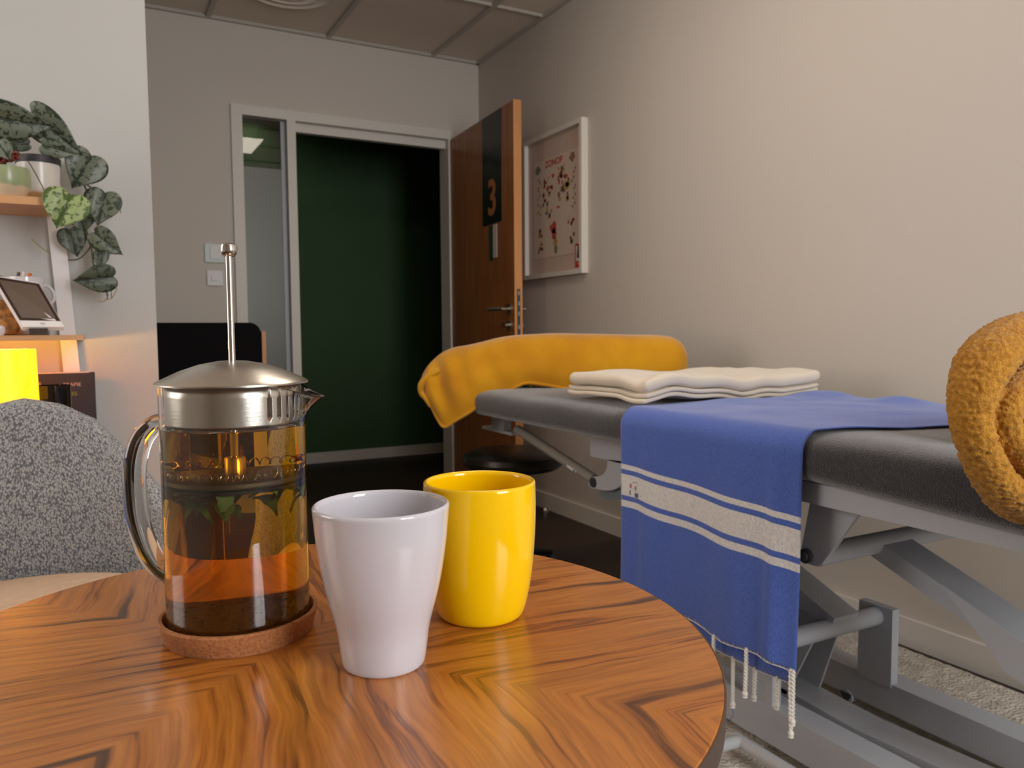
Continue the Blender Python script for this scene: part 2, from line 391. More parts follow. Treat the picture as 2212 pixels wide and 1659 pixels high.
# baseboards
bm = B(); box(bm, XW-.014, XW, -1.5, YB, 0, .082); struct('baseboard_right', bm, M_trim, bevel=.003)
bm = B(); box(bm, -1.8, FX0, YB-.014, YB, 0, .082); box(bm, FX1, XW-.014, YB-.014, YB, 0, .082); struct('baseboard_back', bm, M_trim)
bm = B(); box(bm, -1.8, .167, 2.406, 2.42, 0, .082); struct('baseboard_partition', bm, M_trim)
# door frame
GX0, GX1, DX0, DX1, DZ = .722, .945, .99, 1.862, 2.0
bm = B(); yf, yb = YB-.018, YB+.11
box(bm, FX0, GX0, yf, yb, 0, FZ); box(bm, GX1, DX0, yf, yb, 0, 2.035); box(bm, DX1, FX1, yf, yb, 0, 2.035); box(bm, GX0, FX1, yf, yb, 2.035, FZ)
box(bm, DX0, DX1, YB+.03, YB+.07, 1.99, 2.035); box(bm, GX0, GX1, yf, yb, 0, .12)
struct('trim_2', bm, M_trim, bevel=.003)
# side light
wd = thing('window_1', ((GX0+GX1)/2, YB+.05, .12), kind='structure')
bm = B(); box(bm, GX0, GX1, YB+.045, YB+.051, .12, 2.035); obj('clear_pane', bm, glassm('pane_glass', (.75, .72, .70, 1), 1.4), wd, smooth=False)
fz = at(560, 362, 1, YB+.04).z
m = bpy.data.materials.new('frosted_film'); m.use_nodes = True; p = m.node_tree.nodes['Principled BSDF']
p.inputs['Base Color'].default_value = S(126,130,118); p.inputs['Roughness'].default_value = .35; p.inputs['Transmission Weight'].default_value = .35
bm = B(); box(bm, GX0, GX1-.004, YB+.040, YB+.0445, .12, fz); obj('frosted_film', bm, m, wd, smooth=False)
bm = B(); box(bm, GX1-.022, GX1, YB+.036, YB+.0395, .12, 2.035); obj('pane_edge_strip', bm, M_greymetal, wd, smooth=False)  # grey strip along the right edge of the pane
# door leaf, hinged at the right jamb and standing open
HX, HY = 1.872, 4.20; DA = math.atan2(3.345-HY, 1.822-HX); dl = .86
dd = Vector((math.cos(DA), math.sin(DA), 0)); dn = Vector((-dd.y, dd.x, 0))   # dn points to +x side
if dn.x < 0: dn = -dn
door = thing('door_1', (HX, HY, 0), kind='structure')
H0 = Vector((HX, HY, 0))
def dp(s, z, off=0): return H0+dd*s+dn*off+Vector((0, 0, z))
bm = B(); prism(bm, [dp(0,.01), dp(dl-.003,.01), dp(dl-.003,2.03), dp(0,2.03)], dn*.04); obj('door_leaf', bm, M_orange_wood, door, smooth=False)
bm = B(); prism(bm, [dp(dl-.003,.01,-.001), dp(dl,.01,-.001), dp(dl,2.031,-.001), dp(dl-.003,2.031,-.001)], dn*.042); obj('door_edging', bm, M_edge_wood, door, smooth=False)
s0, s1 = .475, .715
bm = B(); prism(bm, [dp(s0,1.475,-.002), dp(s1,1.475,-.002), dp(s1,2.029,-.002), dp(s0,2.029,-.002)], dn*.0015); pn = obj('number_panel', bm, mat('black_vinyl', S(16,15,16), .35), door, smooth=False)
R3 = Matrix((dd, Vector((0, 0, 1)), -dn)).transposed().to_4x4()
Mn = Matrix.Translation(dp(.60, 1.60, -.003)) @ R3 @ Matrix.Diagonal((1.15, 1.25, 1, 1))
text('3', .20, mat('orange_numeral', S(190,116,64), .5), 'numeral', pn, Mn, bold=.004)
nt = None
bm = B(); prism(bm, [dp(.56,1.29,-.003), dp(.61,1.29,-.003), dp(.61,1.468,-.003), dp(.56,1.468,-.003)], dn*.002); obj('notice_card', bm, M_green_card, door, smooth=False)['label'] = 'dark green card taped to the door'
bm = B(); prism(bm, [dp(.61,1.30,-.004), dp(.66,1.30,-.004), dp(.66,1.468,-.004), dp(.61,1.468,-.004)], dn*.002); obj('notice_paper', bm, M_paper, door, smooth=False)['label'] = 'narrow white paper notice on the door'
for sgn, off in ((-1, 0), (1, .04)):
    bm = B(); hz = 1.035
    lathe_c = dp(.80, hz, off)
    tube(bm, [dp(.80,hz,off), dp(.80,hz,off+sgn*.008)], .026, 20)
    tube(bm, [dp(.80,hz,off+sgn*.008), dp(.80,hz,off+sgn*.045), dp(.785,hz,off+sgn*.055), dp(.66,hz,off+sgn*.055)], .0095, 12)
    obj('handle', bm, M_steel, door)
    bm = B(); hz = .955
    tube(bm, [dp(.80,hz,off), dp(.80,hz,off+sgn*.008)], .024, 20); tube(bm, [dp(.80,hz,off+sgn*.008), dp(.80,hz,off+sgn*.03)], .013, 14)
    obj('lock_cylinder', bm, M_steel, door)
bm = B(); prism(bm, [dp(dl+.001,.86,.012), dp(dl+.001,1.13,.012), dp(dl+.001,1.13,.028), dp(dl+.001,.86,.028)], dd*.0015); lp = obj('lock_plate', bm, M_greydark, door, smooth=False)
bm = B()
for z in (.88, .945, 1.01, 1.06, 1.11): prism(bm, [dp(dl+.0026,z-.010,.016), dp(dl+.0026,z+.010,.016), dp(dl+.0026,z+.010,.024), dp(dl+.0026,z-.010,.024)], dd*.001)
obj('latch', bm, M_chrome, lp, smooth=False)
# door stop on the floor
bm = B(); lathe(bm, [(0,0),(.02,0),(.02,.018),(.017,.02),(.017,.032),(.013,.040),(0,.042)], (1.98, 3.33), 24)
tag(obj('door_stop', bm, M_chrome), 'small round metal door stop on the dark carpet by the baseboard', 'door stop')
# corridor lamp
cl = thing('corridor_ceiling_light', (.98, 5.35, 2.34), 'bright square ceiling light seen through the top of the side pane', 'ceiling light')
bm = B(); box(bm, .86, 1.07, 5.24, 5.46, 2.338, 2.36); obj('light_frame', bm, M_white, cl, smooth=False)
bm = B(); box(bm, .87, 1.06, 5.25, 5.45, 2.333, 2.339); obj('diffuser', bm, mat('lit_diffuser', (1, .9, .74, 1), emit=5), cl, smooth=False)
# vent in the ceiling
vt = thing('ceiling_vent', (.85, 3.72, HC), 'round white air diffuser in a ceiling tile near the far wall', 'air vent')
bm = B()
for r in (.05, .10, .15, .20): lathe(bm, [(r-.012, HC+.008), (r, HC-.010), (r+.012, HC+.004), (r+.01, HC+.012), (r-.012, HC+.012)], (.86, 3.70), 48, closed=True)
obj('diffuser_rings', bm, M_ceil, vt)
# wall switches
def switch(u, v, wpx, label, m1, lit):
    c = at(u, v, 1, YB); h = wpx/2
    t = thing('wall_switch', (c.x, YB, c.z-h), label, 'switch')
    bm = B(); box(bm, c.x-h, c.x+h, YB-.012, YB, c.z-h, c.z+h); obj('plate', bm, m1, t, smooth=False, bevel=.004)
    bm = B(); box(bm, c.x-h*.45, c.x+h*.5, YB-.018, YB-.012, c.z-h*(.65 if lit else .35), c.z+h*(.75 if lit else .35)); obj('rocker', bm, M_white, t, smooth=False, bevel=.002)
switch(463, 547, .092, 'larger pale green square switch plate beside the door frame, upper of the two', mat('pale_green_plastic', S(182,190,180), .3), True)
switch(464, 601, .075, 'small white square light switch, lower of the two beside the door frame', M_white, False)

# ------------------------------------------------------------------ framed poster on the right wall
py0, py1 = at(1258, 420, 0, XW-.03).y, at(1131, 450, 0, XW-.03).y
pz1, pz0 = at(1258, 252, 0, XW-.03).z, at(1260, 589, 0, XW-.03).z
pf = thing('framed_poster', (XW, (py0+py1)/2, pz0), 'white framed poster of small coloured drawings on the right wall', 'picture')
x0 = XW-.035; fw = .022
bm = B(); box(bm, x0, XW, py0, py0+fw, pz0, pz1); box(bm, x0, XW, py1-fw, py1, pz0, pz1); box(bm, x0, XW, py0+fw, py1-fw, pz0, pz0+fw); box(bm, x0, XW, py0+fw, py1-fw, pz1-fw, pz1)
obj('frame', bm, M_trim, pf, smooth=False)
bm = B(); box(bm, XW-.012, XW-.002, py0+fw, py1-fw, pz0+fw, pz1-fw); obj('mount', bm, mat('mount_card', S(206,184,168), .6), pf, smooth=False)
cy = (py0+py1)/2; W = py1-py0; H = pz1-pz0
def pp(a, b): return (py1-a*W, pz1-b*H)      # a: left to right in the view, b: downward
prt = B(); ya, za = pp(.14, .17); yb_, zb = pp(.90, .86)
box(prt, XW-.0135, XW-.012, yb_, ya, zb, za); pr = obj('print', prt, mat('print_paper', S(214,196,178), .7), pf, smooth=False)
pcols = {'red': S(186,84,62), 'ochre': S(188,146,84), 'slate': S(120,124,114), 'brown': S(150,110,86), 'sand': S(206,174,132)}
PM = {k: mat('ink_'+k, v, .7) for k, v in pcols.items()}
def blot(name, k, a, b, ra, rb, n=11, seed=0, hole=False):
    rr = random.Random(seed); y, z = pp(a, b); bm = B(); pts = []
    for i in range(n):
        t = 2*PI*i/n; q = .72+.45*rr.random(); pts.append((XW-.0137, y+math.cos(t)*ra*W*q, z+math.sin(t)*rb*H*q))
    prism(bm, pts, (-.0004, 0, 0)); obj(name, bm, PM[k], pr, smooth=False)
sd = 1
for a, b in ((.40,.34),(.66,.30)):
    for k in range(26):
        blot('drawing', ['brown','ochre','slate','red','sand'][(sd*3+k) % 5], a+random.uniform(-.09,.09), b+random.uniform(-.05,.24), .012+.016*random.random(), .010+.014*random.random(), seed=sd*31+k)
    sd += 1
for a in (.24, .86-.04):
    for k in range(14): blot('drawing', ['slate','brown','sand'][k % 3], a+random.uniform(-.03,.03), .30+.019*k, .010, .012, seed=100+k+int(a*90))
blot('drawing','slate', .22,.23,.05,.03, seed=51); blot('drawing','brown', .80,.22,.045,.032, seed=52)
blot('drawing','red', .70,.335,.035,.018, seed=61); blot('drawing','ochre', .70,.40,.055,.03, seed=62)
blot('drawing','red', .49,.66,.055,.045, 14, seed=2); blot('drawing','red', .50,.70,.045,.04, 14, seed=3); blot('drawing','ochre', .52,.755,.035,.045, 12, seed=4); blot('drawing','slate', .53,.815,.03,.026, 12, seed=5)
for a, b, k in ((.28,.67,'brown'),(.28,.79,'brown'),(.78,.64,'brown'),(.78,.75,'red')):
    for j in range(7): blot('drawing', ['brown','red','sand','slate'][j % 4] if j else k, a+random.uniform(-.05,.05), b+random.uniform(-.035,.035), .016, .014, seed=int(a*100)+j+int(b*77))
Rp = Matrix((Vector((0,-1,0)), Vector((0,0,1)), Vector((-1,0,0)))).transposed().to_4x4()
yt, zt = pp(.50, .212); text('ZONOP', .046, PM['red'], 'title', pr, Matrix.Translation((XW-.0142, yt, zt)) @ Rp, bold=.001)
# small card at the lower right corner of the mount
ya, za = pp(.845, .80); yb_, zb = pp(.955, .955)
cdm = mat('red_border', S(196,40,30), .5)
bm = B(); box(bm, XW-.015, XW-.0138, yb_, ya, zb, za); cd = obj('corner_card', bm, cdm, pf, smooth=False)
bm = B(); box(bm, XW-.0156, XW-.0151, yb_+.006, ya-.008, zb+.028, za-.01); obj('card_field', bm, mat('card_white', S(220,214,206), .5), cd, smooth=False)
bm = B(); prism(bm, [(XW-.0157, (ya+yb_)/2+dy, (za+zb)/2+.014+dz) for dy, dz in ((-.004,.036),(.004,.030),(.013,-.022),(.002,-.030),(-.018,-.018),(-.016,.01))], (-.0005,0,0)); obj('card_figure', bm, mat('ink_black', S(24,28,34), .6), cd, smooth=False)
bm = B(); prism(bm, [(XW-.0157, (ya+yb_)/2+dy, zb+dz) for dy, dz in ((.016,.022),(-.016,.022),(-.016,.006),(-.008,.016),(0,.006),(.008,.016),(.016,.006))], (-.0005,0,0)); obj('card_emblem', bm, mat('emblem_white', S(214,120,110), .6), cd, smooth=False)

# ------------------------------------------------------------------ round table
TC = Vector((.122, .513, 0)); TR, TZ = .268, .71
tb = thing('round_table', TC, 'round walnut veneer table with a grain starburst, in the foreground', 'table')
bm = B(); lathe(bm, [(0,TZ-.02),(TR-.003,TZ-.02),(TR-.001,TZ-.0185),(TR-.0004,TZ-.001),(TR-.0012,TZ),(0,TZ)], TC, 160); tp = obj('tabletop', bm, M_walnut, tb)
bm = B(); lathe(bm, [(TR-.0011,TZ-.0192),(TR+.0004,TZ-.0185),(TR+.0008,TZ-.0012),(TR-.0002,TZ-.0006),(TR-.0011,TZ-.0012)], TC, 160, closed=True); obj('edge_band', bm, mat('dark_edge_band', S(78,58,46), .35), tb)
bm = B(); lathe(bm, [(0,TZ-.021),(.09,TZ-.021),(.09,TZ-.028),(.025,TZ-.03),(.025,.03),(.10,.024),(.19,.012),(.20,0),(0,0)], TC, 48); obj('pedestal', bm, M_greydark, tb)

# ------------------------------------------------------------------ cups
wc = Vector((.158, .468, TZ))
def cup(name, c, prof, h, wall, m, label):
    out = [(0, c.z+.0015), (prof[0][1]*.82, c.z+.0015), (prof[0][1]*.86, c.z)]
    sp = spline([(r, z, 0) for z, r in prof], 5)
    out += [(p.x, c.z+p.y) for p in sp]
    R = prof[-1][1]; top = c.z+prof[-1][0]
    out += [(R-.0003, top+.0010), (R-.0014, top+.0017), (R-wall+.001, top+.0012), (R-wall, top)]
    inn = [(p.x-wall, c.z+p.y) for p in sp if p.y > .008][::-1]
    out += inn[1:] + [(max(inn[-1][0]-.006, .002), c.z+.006), (0, c.z+.0055)]
    bm = B(); lathe(bm, out, c, 96); o = obj(name, bm, m, None, auto=60, org=c); tag(o, label, 'cup', None); return o
cup('ceramic_cup', wc, [(0,.0248),(.0022,.0262),(.012,.0277),(.022,.0290),(.031,.0310),(.042,.0340),(.052,.0364),(.064,.0386),(.078,.0406),(.090,.0418),(.1015,.0428)], .1025, .0030, M_whitecer, 'white flared ceramic cup at the front of the table')
yc = Vector((.2495, .5145, TZ))
cup('ceramic_cup', yc, [(0,.0285),(.002,.0312),(.007,.0334),(.016,.0357),(.030,.0382),(.048,.0402),(.068,.0414),(.085,.0417),(.0995,.0414)], .1, .0034, M_yellowcer, 'bright yellow glazed ceramic cup behind the white cup')

# ------------------------------------------------------------------ cork coaster and French press
pc = Vector((.0862, .5688, TZ))
bm = B(); lathe(bm, [(0,TZ),(.0490,TZ),(.0500,TZ+.0012),(.0535,TZ+.0145),(.0530,TZ+.0158),(.0508,TZ+.0158),(.0502,TZ+.0145),(.0494,TZ+.0042),(.0485,TZ+.0035),(0,TZ+.0035)], pc, 96)
tag(obj('cork_coaster', bm, M_cork, None, org=pc), 'round cork tray holding the glass tea press', 'coaster')
pz = TZ+.0038
fp = thing('french_press', (pc.x, pc.y, pz), 'glass tea press with steel lid and clear handle on cork tray', 'teapot')
GR, GT = .0480, .886
spd = Vector((RT.x, RT.y, 0)).normalized(); sang = math.atan2(spd.y, spd.x)
def rad_at(z, ang, R):
    d = abs((ang-sang+PI) % (2*PI)-PI); k = max(0, (z-(GT-.034))/.034); s = .0155*(k**1.8)*math.exp(-(d/.27)**2)
    # the glass draws in beside the lip
    return R+s
bm = B(); wall = .0016; prof = []
zs = [pz+.003+ (GT-pz-.003)*i/40 for i in range(41)]
N = 128; rings = []
def ring(R, z, dz=0):
    out = []
    for k in range(N):
        a = 2*PI*k/N; r = rad_at(z, a, R) if z > pz+.02 else R
        d = abs((a-sang+PI) % (2*PI)-PI)
        zz = z - (.010*math.exp(-(d/.42)**2) if z > GT-.0005 else .010*math.exp(-(d/.42)**2)*max(0, (z-(GT-.034))/.034)**2)
        out.append(bm.verts.new((pc.x+r*math.cos(a), pc.y+r*math.sin(a), zz)))
    return out
rings.append([bm.verts.new((pc.x, pc.y, pz))]); rings.append(ring(GR-.003, pz)); rings.append(ring(GR-.0008, pz+.001))
for z in zs: rings.append(ring(GR, z))
rings.append(ring(GR-wall/2, GT+.0006))
for z in zs[::-1][:-1]: rings.append(ring(GR-wall, z))
rings.append(ring(GR-wall-.001, pz+.0036)); rings.append([bm.verts.new((pc.x, pc.y, pz+.0032))])
for i in range(len(rings)-1):
    a, b = rings[i], rings[i+1]
    for k in range(N):
        k2 = (k+1) % N
        if len(a) == 1: bm.faces.new((a[0], b[k2], b[k]))
        elif len(b) == 1: bm.faces.new((a[k], a[k2], b[0]))
        else: bm.faces.new((a[k], a[k2], b[k2], b[k]))
obj('glass_jug', bm, M_glass, fp)
# tea (touches the inner wall)
TL = .8565; tr = GR-wall+.0003
bm = B(); lathe(bm, [(0,pz+.0034),(tr-.0012,pz+.0036),(tr-.0003,pz+.0045),(tr,pz+.006),(tr,pz+.0062),(tr,pz+.009),(tr,TL-.003),(tr,TL),(tr,TL+.0006),(tr-.0012,TL),(0,TL-.0002)], pc, 128); obj('tea', bm, M_tea, fp)
# handle: glass loop away from the spout
hd = -spd
def hp(r, z): return (pc.x+hd.x*r, pc.y+hd.y*r, z)
bm = B(); tube(bm, [hp(.0476,.8585), hp(.0545,.8580), hp(.0640,.8490), hp(.0695,.834), hp(.0712,.815), hp(.0695,.790), hp(.0635,.769), hp(.0565,.7575), hp(.0476,.7515)],
     [.0062,.0066,.0074,.0076,.0076,.0076,.0076,.0074,.0080], 24, smooth_path=6, sx=1.1, ref=(spd.y, -spd.x, 0))
obj('handle', bm, M_glass, fp)
# lid
bm = B(); lid = [(0,.9022),(.010,.9016),(.022,.8994),(.034,.8954),(.044,.8908),(.0495,.8882),(.0508,.8872),(.0508,.8862),(.0498,.8858),(.044,.8868),(.030,.8925),(0,.8975)]
lathe(bm, lid, pc, 128); ld = obj('lid', bm, M_steel, fp)
# slotted collar below the lid, inside the glass
bm = B(); CRd = GR-wall-.0022; zc0, zc1 = .8585, .8865; NC = 480
slots = [sang-math.radians(40-10*k) for k in range(9)]
sz0, sz1 = zc0+.0048, zc1-.0080; NS = 26
zl = [zc0, zc0+.002]+[sz0+(sz1-sz0)*k/NS for k in range(NS+1)]+[zc1]
def in_slot(am, z):
    for q in slots:
        d = abs((am-q+PI) % (2*PI)-PI)*CRd
        e = min(z-sz0, sz1-z); w_ = .0017
        if e <= 0: continue
        half = w_ if e >= w_ else math.sqrt(max(0, w_*w_-(w_-e)**2))
        if d < half: return True
    return False
for j in range(len(zl)-1):
    for k in range(NC):
        a0, a1 = 2*PI*k/NC, 2*PI*(k+1)/NC
        if in_slot((a0+a1)/2, (zl[j]+zl[j+1])/2): continue
        bm.faces.new([bm.verts.new((pc.x+CRd*math.cos(a), pc.y+CRd*math.sin(a), z)) for a, z in ((a0, zl[j]), (a1, zl[j]), (a1, zl[j+1]), (a0, zl[j+1]))])
bmesh.ops.remove_doubles(bm, verts=bm.verts, dist=1e-6)
col = obj('slotted_collar', bm, M_steel, ld); md = col.modifiers.new('s', 'SOLIDIFY'); md.thickness = .0006
# plunger
bm = B(); tube(bm, [(pc.x,pc.y,.8225), (pc.x,pc.y,.974)], .0023, 20); rod = obj('plunger_rod', bm, M_chrome, fp)
bm = B(); lathe(bm, [(0,.9735),(.0032,.9735),(.0050,.9750),(.0056,.9765),(.0056,.9800),(.0050,.9815),(.0032,.9825),(0,.9825)], pc, 24); obj('knob', bm, M_chrome, rod)
bm = B(); lathe(bm, [(0,.8365),(.0048,.8365),(.0055,.8355),(.0055,.8235),(0,.8235)], pc, 24); obj('hub', bm, M_copper, rod)
# filter: perforated plate, mesh disc and coil spring round the rim
bm = B(); lathe(bm, [(.004,.8240),(.040,.8240),(.0445,.8228),(.0452,.8205),(.0448,.8195),(.0435,.8215),(.038,.8228),(.004,.8228)], pc, 96, closed=True); fl = obj('filter_plate', bm, mat('tea_stained_plate', S(96,78,52), .5, .6), rod)
bm = B(); pts = []; turns = 62
for i in range(turns*14):
    a = 2*PI*i/(turns*14); b = a*turns; rr = .0425+.0022*math.cos(b); pts.append((pc.x+rr*math.cos(a), pc.y+rr*math.sin(a), .8275+.0026*math.sin(b)))
tube(bm, pts, .00035, 5, closed=True); obj('filter_spring', bm, M_copper, fl)
bm = B(); lathe(bm, [(.001,.8182),(.0452,.8182),(.0456,.8172),(.0452,.8162),(.001,.8172)], pc, 96, closed=True); obj('filter_mesh', bm, mat('fine_steel_mesh', S(64,58,48), .6, .4, bump=.8, bscale=1500), fl)
# mint leaves caught under the filter
rr = random.Random(5)
for k in range(26):
    a = rr.uniform(0, 2*PI); q = .042*math.sqrt(rr.uniform(.25, 1)); c = Vector((pc.x+q*math.cos(a), pc.y+q*math.sin(a), .8135-rr.uniform(0, .014)))
    L, Wd = rr.uniform(.016, .024), rr.uniform(.009, .013); d = Vector((rr.uniform(-1,1), rr.uniform(-1,1), rr.uniform(-.7,.1))).normalized(); s = d.cross(Vector((0,0,1))).normalized(); n_ = s.cross(d)
    bm = B(); V = []
    for i in range(9):
        t = i/8; wv = Wd*math.sin(PI*min(1, t*1.02)**.8)*(.5)*(1+.18*(i % 2)); cc = c+d*(t-.5)*L+n_*(.004*math.sin(t*4))
        row = []
        for s_ in (-1, -.5, 0, .5, 1):
            q2 = cc+s*wv*s_+n_*abs(s_)*.002
            dd2 = Vector((q2.x-pc.x, q2.y-pc.y)); 
            if dd2.length > .0445: dd2 = dd2.normalized()*.0445
            row.append(bm.verts.new((pc.x+dd2.x, pc.y+dd2.y, min(q2.z, .8158))))
        V.append(row)
    for i in range(8):
        for j in range(4): bm.faces.new((V[i][j], V[i+1][j], V[i+1][j+1], V[i][j+1]))
    obj('mint_leaf', bm, M_mint, fp)
# spent tea at the bottom
bm = B()
for k in range(900):
    a = rr.uniform(0, 2*PI); q = .0445*math.sqrt(rr.random()); z = pz+.0045+rr.random()**1.5*.0095
    c = Vector((pc.x+q*math.cos(a), pc.y+q*math.sin(a), z)); d = Vector((rr.uniform(-1,1), rr.uniform(-1,1), rr.uniform(-.6,.6))).normalized()*rr.uniform(.001,.0026); s = d.cross(Vector((rr.random(), rr.random(), 1))).normalized()*rr.uniform(.0004,.0011)
    vs = [bm.verts.new(c-d), bm.verts.new(c+s), bm.verts.new(c+d), bm.verts.new(c-s)]; bm.faces.new(vs)
lathe(bm, [(0,pz+.0036),(.0455,pz+.0038),(.0455,pz+.009),(.03,pz+.010),(0,pz+.009)], pc, 40)
o = obj('tea_leaves', bm, M_tealeaf, fp); o['kind'] = 'stuff'

# ------------------------------------------------------------------ grey tub chair
CCx, CCy, RX, RY = -.10, 1.20, .29, .30
ch = thing('tub_chair', (CCx, CCy, 0), 'grey tweed tub chair with beige seat behind the table', 'chair')
tops = [(0,.818),(10,.808),(20,.785),(30,.738),(45,.668),(60,.60),(80,.555),(105,.53)]
def topz(deg):
    deg = abs(deg)
    for (a, z0), (b, z1) in zip(tops, tops[1:]):
        if deg <= b:
            t = (deg-a)/(b-a); t = t*t*(3-2*t)*.4+t*.6; return z0+(z1-z0)*t
    return tops[-1][1]
bm = B()
def shell(u, v):
    # section runs: inner bottom -> inner top -> round edge -> outer bottom
    deg = -105+210*u; th = math.radians(deg); zt = topz(deg); th_ = .038
    if v < .42: k = v/.42; z = .44+(zt-.018-.44)*k; off = 0
    elif v < .58: a = (v-.42)/.16*PI; z = zt-.018+.018*math.sin(a); off = th_/2*(1-math.cos(a))
    else: k = (v-.58)/.42; z = zt-.018+(.40-(zt-.018))*k; off = th_
    flare = .03*(z-.45)/.35*1.0
    rx, ry = RX-.06+flare+off, RY-.03+flare*.6+off
    return (CCx+rx*math.sin(th), CCy+ry*math.cos(th), z)
grid(bm, shell, 60, 40, uvf=lambda a, b: (a*1.0, b*.9)); obj('backrest', bm, M_tweed, ch)
bm = B(); lathe(bm, [(0,.42),(.20,.42),(.235,.44),(.246,.49),(.238,.530),(.20,.550),(0,.556)], (CCx, CCy), 64)
for v in bm.verts: v.co.y = CCy+(v.co.y-CCy)*1.05-.02
obj('seat', bm, mat('beige_boucle', S(214,182,154), .95, bump=.6, bscale=500, var=.1, vscale=60), ch)
for sx, sy in ((-1,-1),(1,-1),(1,1),(-1,1)):
    bm = B(); tube(bm, [(CCx+sx*.14, CCy+sy*.14, .40), (CCx+sx*.20, CCy+sy*.20, 0)], [.016,.010], 12); obj('leg', bm, M_black, ch)

# ------------------------------------------------------------------ black chair by the far wall
a = at(340, 697, 1, 3.75); b = at(563, 700, 1, 3.75); ex = b.x; tz = a.z
bc = thing('black_chair', ((a.x+ex)/2-.1, 3.6, 0), 'black upholstered high-backed chair with a wooden side beyond the wall edge', 'chair')
bm = B(); x0 = ex-.62
pts = [(x0,3.75,.36), (ex,3.75,.36)]
for i in range(7): t = i/6*PI/2; pts.append((ex-.05+.05*math.cos(t), 3.75, tz-.05+.05*math.sin(t)))
for i in range(7): t = PI/2+i/6*PI/2; pts.append((x0+.05+.05*math.cos(t), 3.75, tz-.05+.05*math.sin(t)))
prism(bm, pts, (0, .06, 0)); obj('backrest', bm, M_blackfab, bc, smooth=False, bevel=.008)
bm = B(); slab(bm, x0+.01, ex-.01, 3.25, 3.76, .36, .47, .04, 12, 12, 4); obj('seat', bm, M_blackfab, bc)
for x in (x0-.022, ex+.002):
    bm = B(); box(bm, x, x+.018, 3.74, 3.82, 0, tz-.04); box(bm, x, x+.018, 3.24, 3.28, 0, .62); box(bm, x, x+.018, 3.24, 3.80, .60, .63); obj('side_frame', bm, M_edge_wood, bc, smooth=False)

# ------------------------------------------------------------------ ladder shelf against the partition
def S2(u, v, y): return at(u, v, 1, y)
zs_u = S2(104, 427, 2.20).z; ux = S2(104, 427, 2.20).x
zl = S2(100, 724, 2.04).z; lx = S2(181, 728, 2.04).x
sh = thing('shelf_unit', (-.35, 2.3, 0), 'white ladder shelf unit with wooden boards against the left wall', 'shelf')
M_sw = mat('light_oak_board', S(214,160,110), .45, var=.18, vscale=5, stretch=(1,8,8))
for x1, y0, z1, th in ((ux, 2.20, zs_u, .019), (lx, 2.04, zl, .012), (.035, 1.98, .565, .018), (.06, 1.9, .20, .018)):
    bm = B(); box(bm, -.78, x1, y0, 2.415, z1-th, z1); obj('shelf_board', bm, M_sw, sh, smooth=False, bevel=.0015)
for mir in (0, 1):
    l = [S2(92, 345, 2.39), S2(99.5, 459, 2.39), S2(123.6, 670, 2.39), S2(137, 803, 2.39)]; r_ = [S2(125, 345, 2.39), S2(138.7, 486, 2.39), S2(158, 670, 2.39), S2(173, 803, 2.39)]
    sl = (l[3]-l[1])/(l[3]-l[1]).z; sr = (r_[3]-r_[1])/(r_[3]-r_[1]).z
    lb, rb = l[3]+sl*(0-l[3].z), r_[3]+sr*(0-r_[3].z)
    poly = [l[0], l[1], l[2], l[3], lb, rb, r_[3], r_[2], r_[1], r_[0]]
    if mir: poly = [Vector((-.75-(p.x), p.y, p.z)) for p in poly]
    bm = B(); prism(bm, poly, (0, .026, 0)); obj('upright', bm, M_white, sh, smooth=False)
# leaves
def leaf(c, L, Wd, ang, m, parent, tilt=0, curl=.25, seed=0, fold=0):
    """heart leaf in the x-z plane; ang in degrees, clockwise from +x as seen by the viewer"""
    a = math.radians(ang); d = Vector((math.cos(a), 0, -math.sin(a))); s = Vector((-d.z, 0, d.x)); n_ = Vector((0, -1, 0))
    Rt = Matrix.Rotation(math.radians(tilt), 3, d); s = Rt @ s; n_ = Rt @ n_
    bm = B(); NR, NA = 9, 44; uvl = bm.loops.layers.uv.verify(); V = []; U = []
    for i in range(NR+1):
        k = i/NR; row = []; ur = []
        for j in range(NA):
            th = 2*PI*j/NA
            hx = 16*math.sin(th)**3 if False else 16*math.copysign(abs(math.sin(th))**2.3, math.sin(th))
            hy = 14*math.cos(th)-3.2*math.cos(2*th)-1.2*math.cos(3*th)-.6*math.cos(4*th)
            x_, y_ = k*hx/32, -k*(hy+(1-k)*0)/29-.02      # across, along (towards the tip)
            p = c+d*(y_*L)+s*(x_*Wd)+n_*(-curl*Wd*1.1*(y_+.02)**2-fold*abs(x_)*Wd-.09*Wd*(1-min(1, abs(x_)*5)))
            row.append(bm.verts.new(p)); ur.append((.5+x_, .5+y_))
        V.append(row); U.append(ur)
    for i in range(NR):
        for j in range(NA):
            j2 = (j+1) % NA
            f = bm.faces.new((V[i][j], V[i+1][j], V[i+1][j2], V[i][j2]))
            for lp, (ii, jj) in zip(f.loops, ((i,j),(i+1,j),(i+1,j2),(i,j2))): lp[uvl].uv = U[ii][jj]
    bmesh.ops.remove_doubles(bm, verts=bm.verts, dist=1e-5)
    o = obj('leaf', bm, m, parent, auto=0); md = o.modifiers.new('s', 'SOLIDIFY'); md.thickness = .0006; return o
potc = S2(86, 424, 2.29); PR = .047
tp_ = thing('trailing_plant', (potc.x, 2.29, zs_u), 'trailing satin pothos with silvery leaves in a white pot with dark rim', 'plant')
zp = zs_u
bm = B(); lathe(bm, [(0,zp),(.036,zp),(.038,zp+.004),(.044,zp+.035),(.047,zp+.075),(.0475,zp+.10),(.0445,zp+.10),(.043,zp+.08),(0,zp+.08)], (potc.x, 2.29), 48)
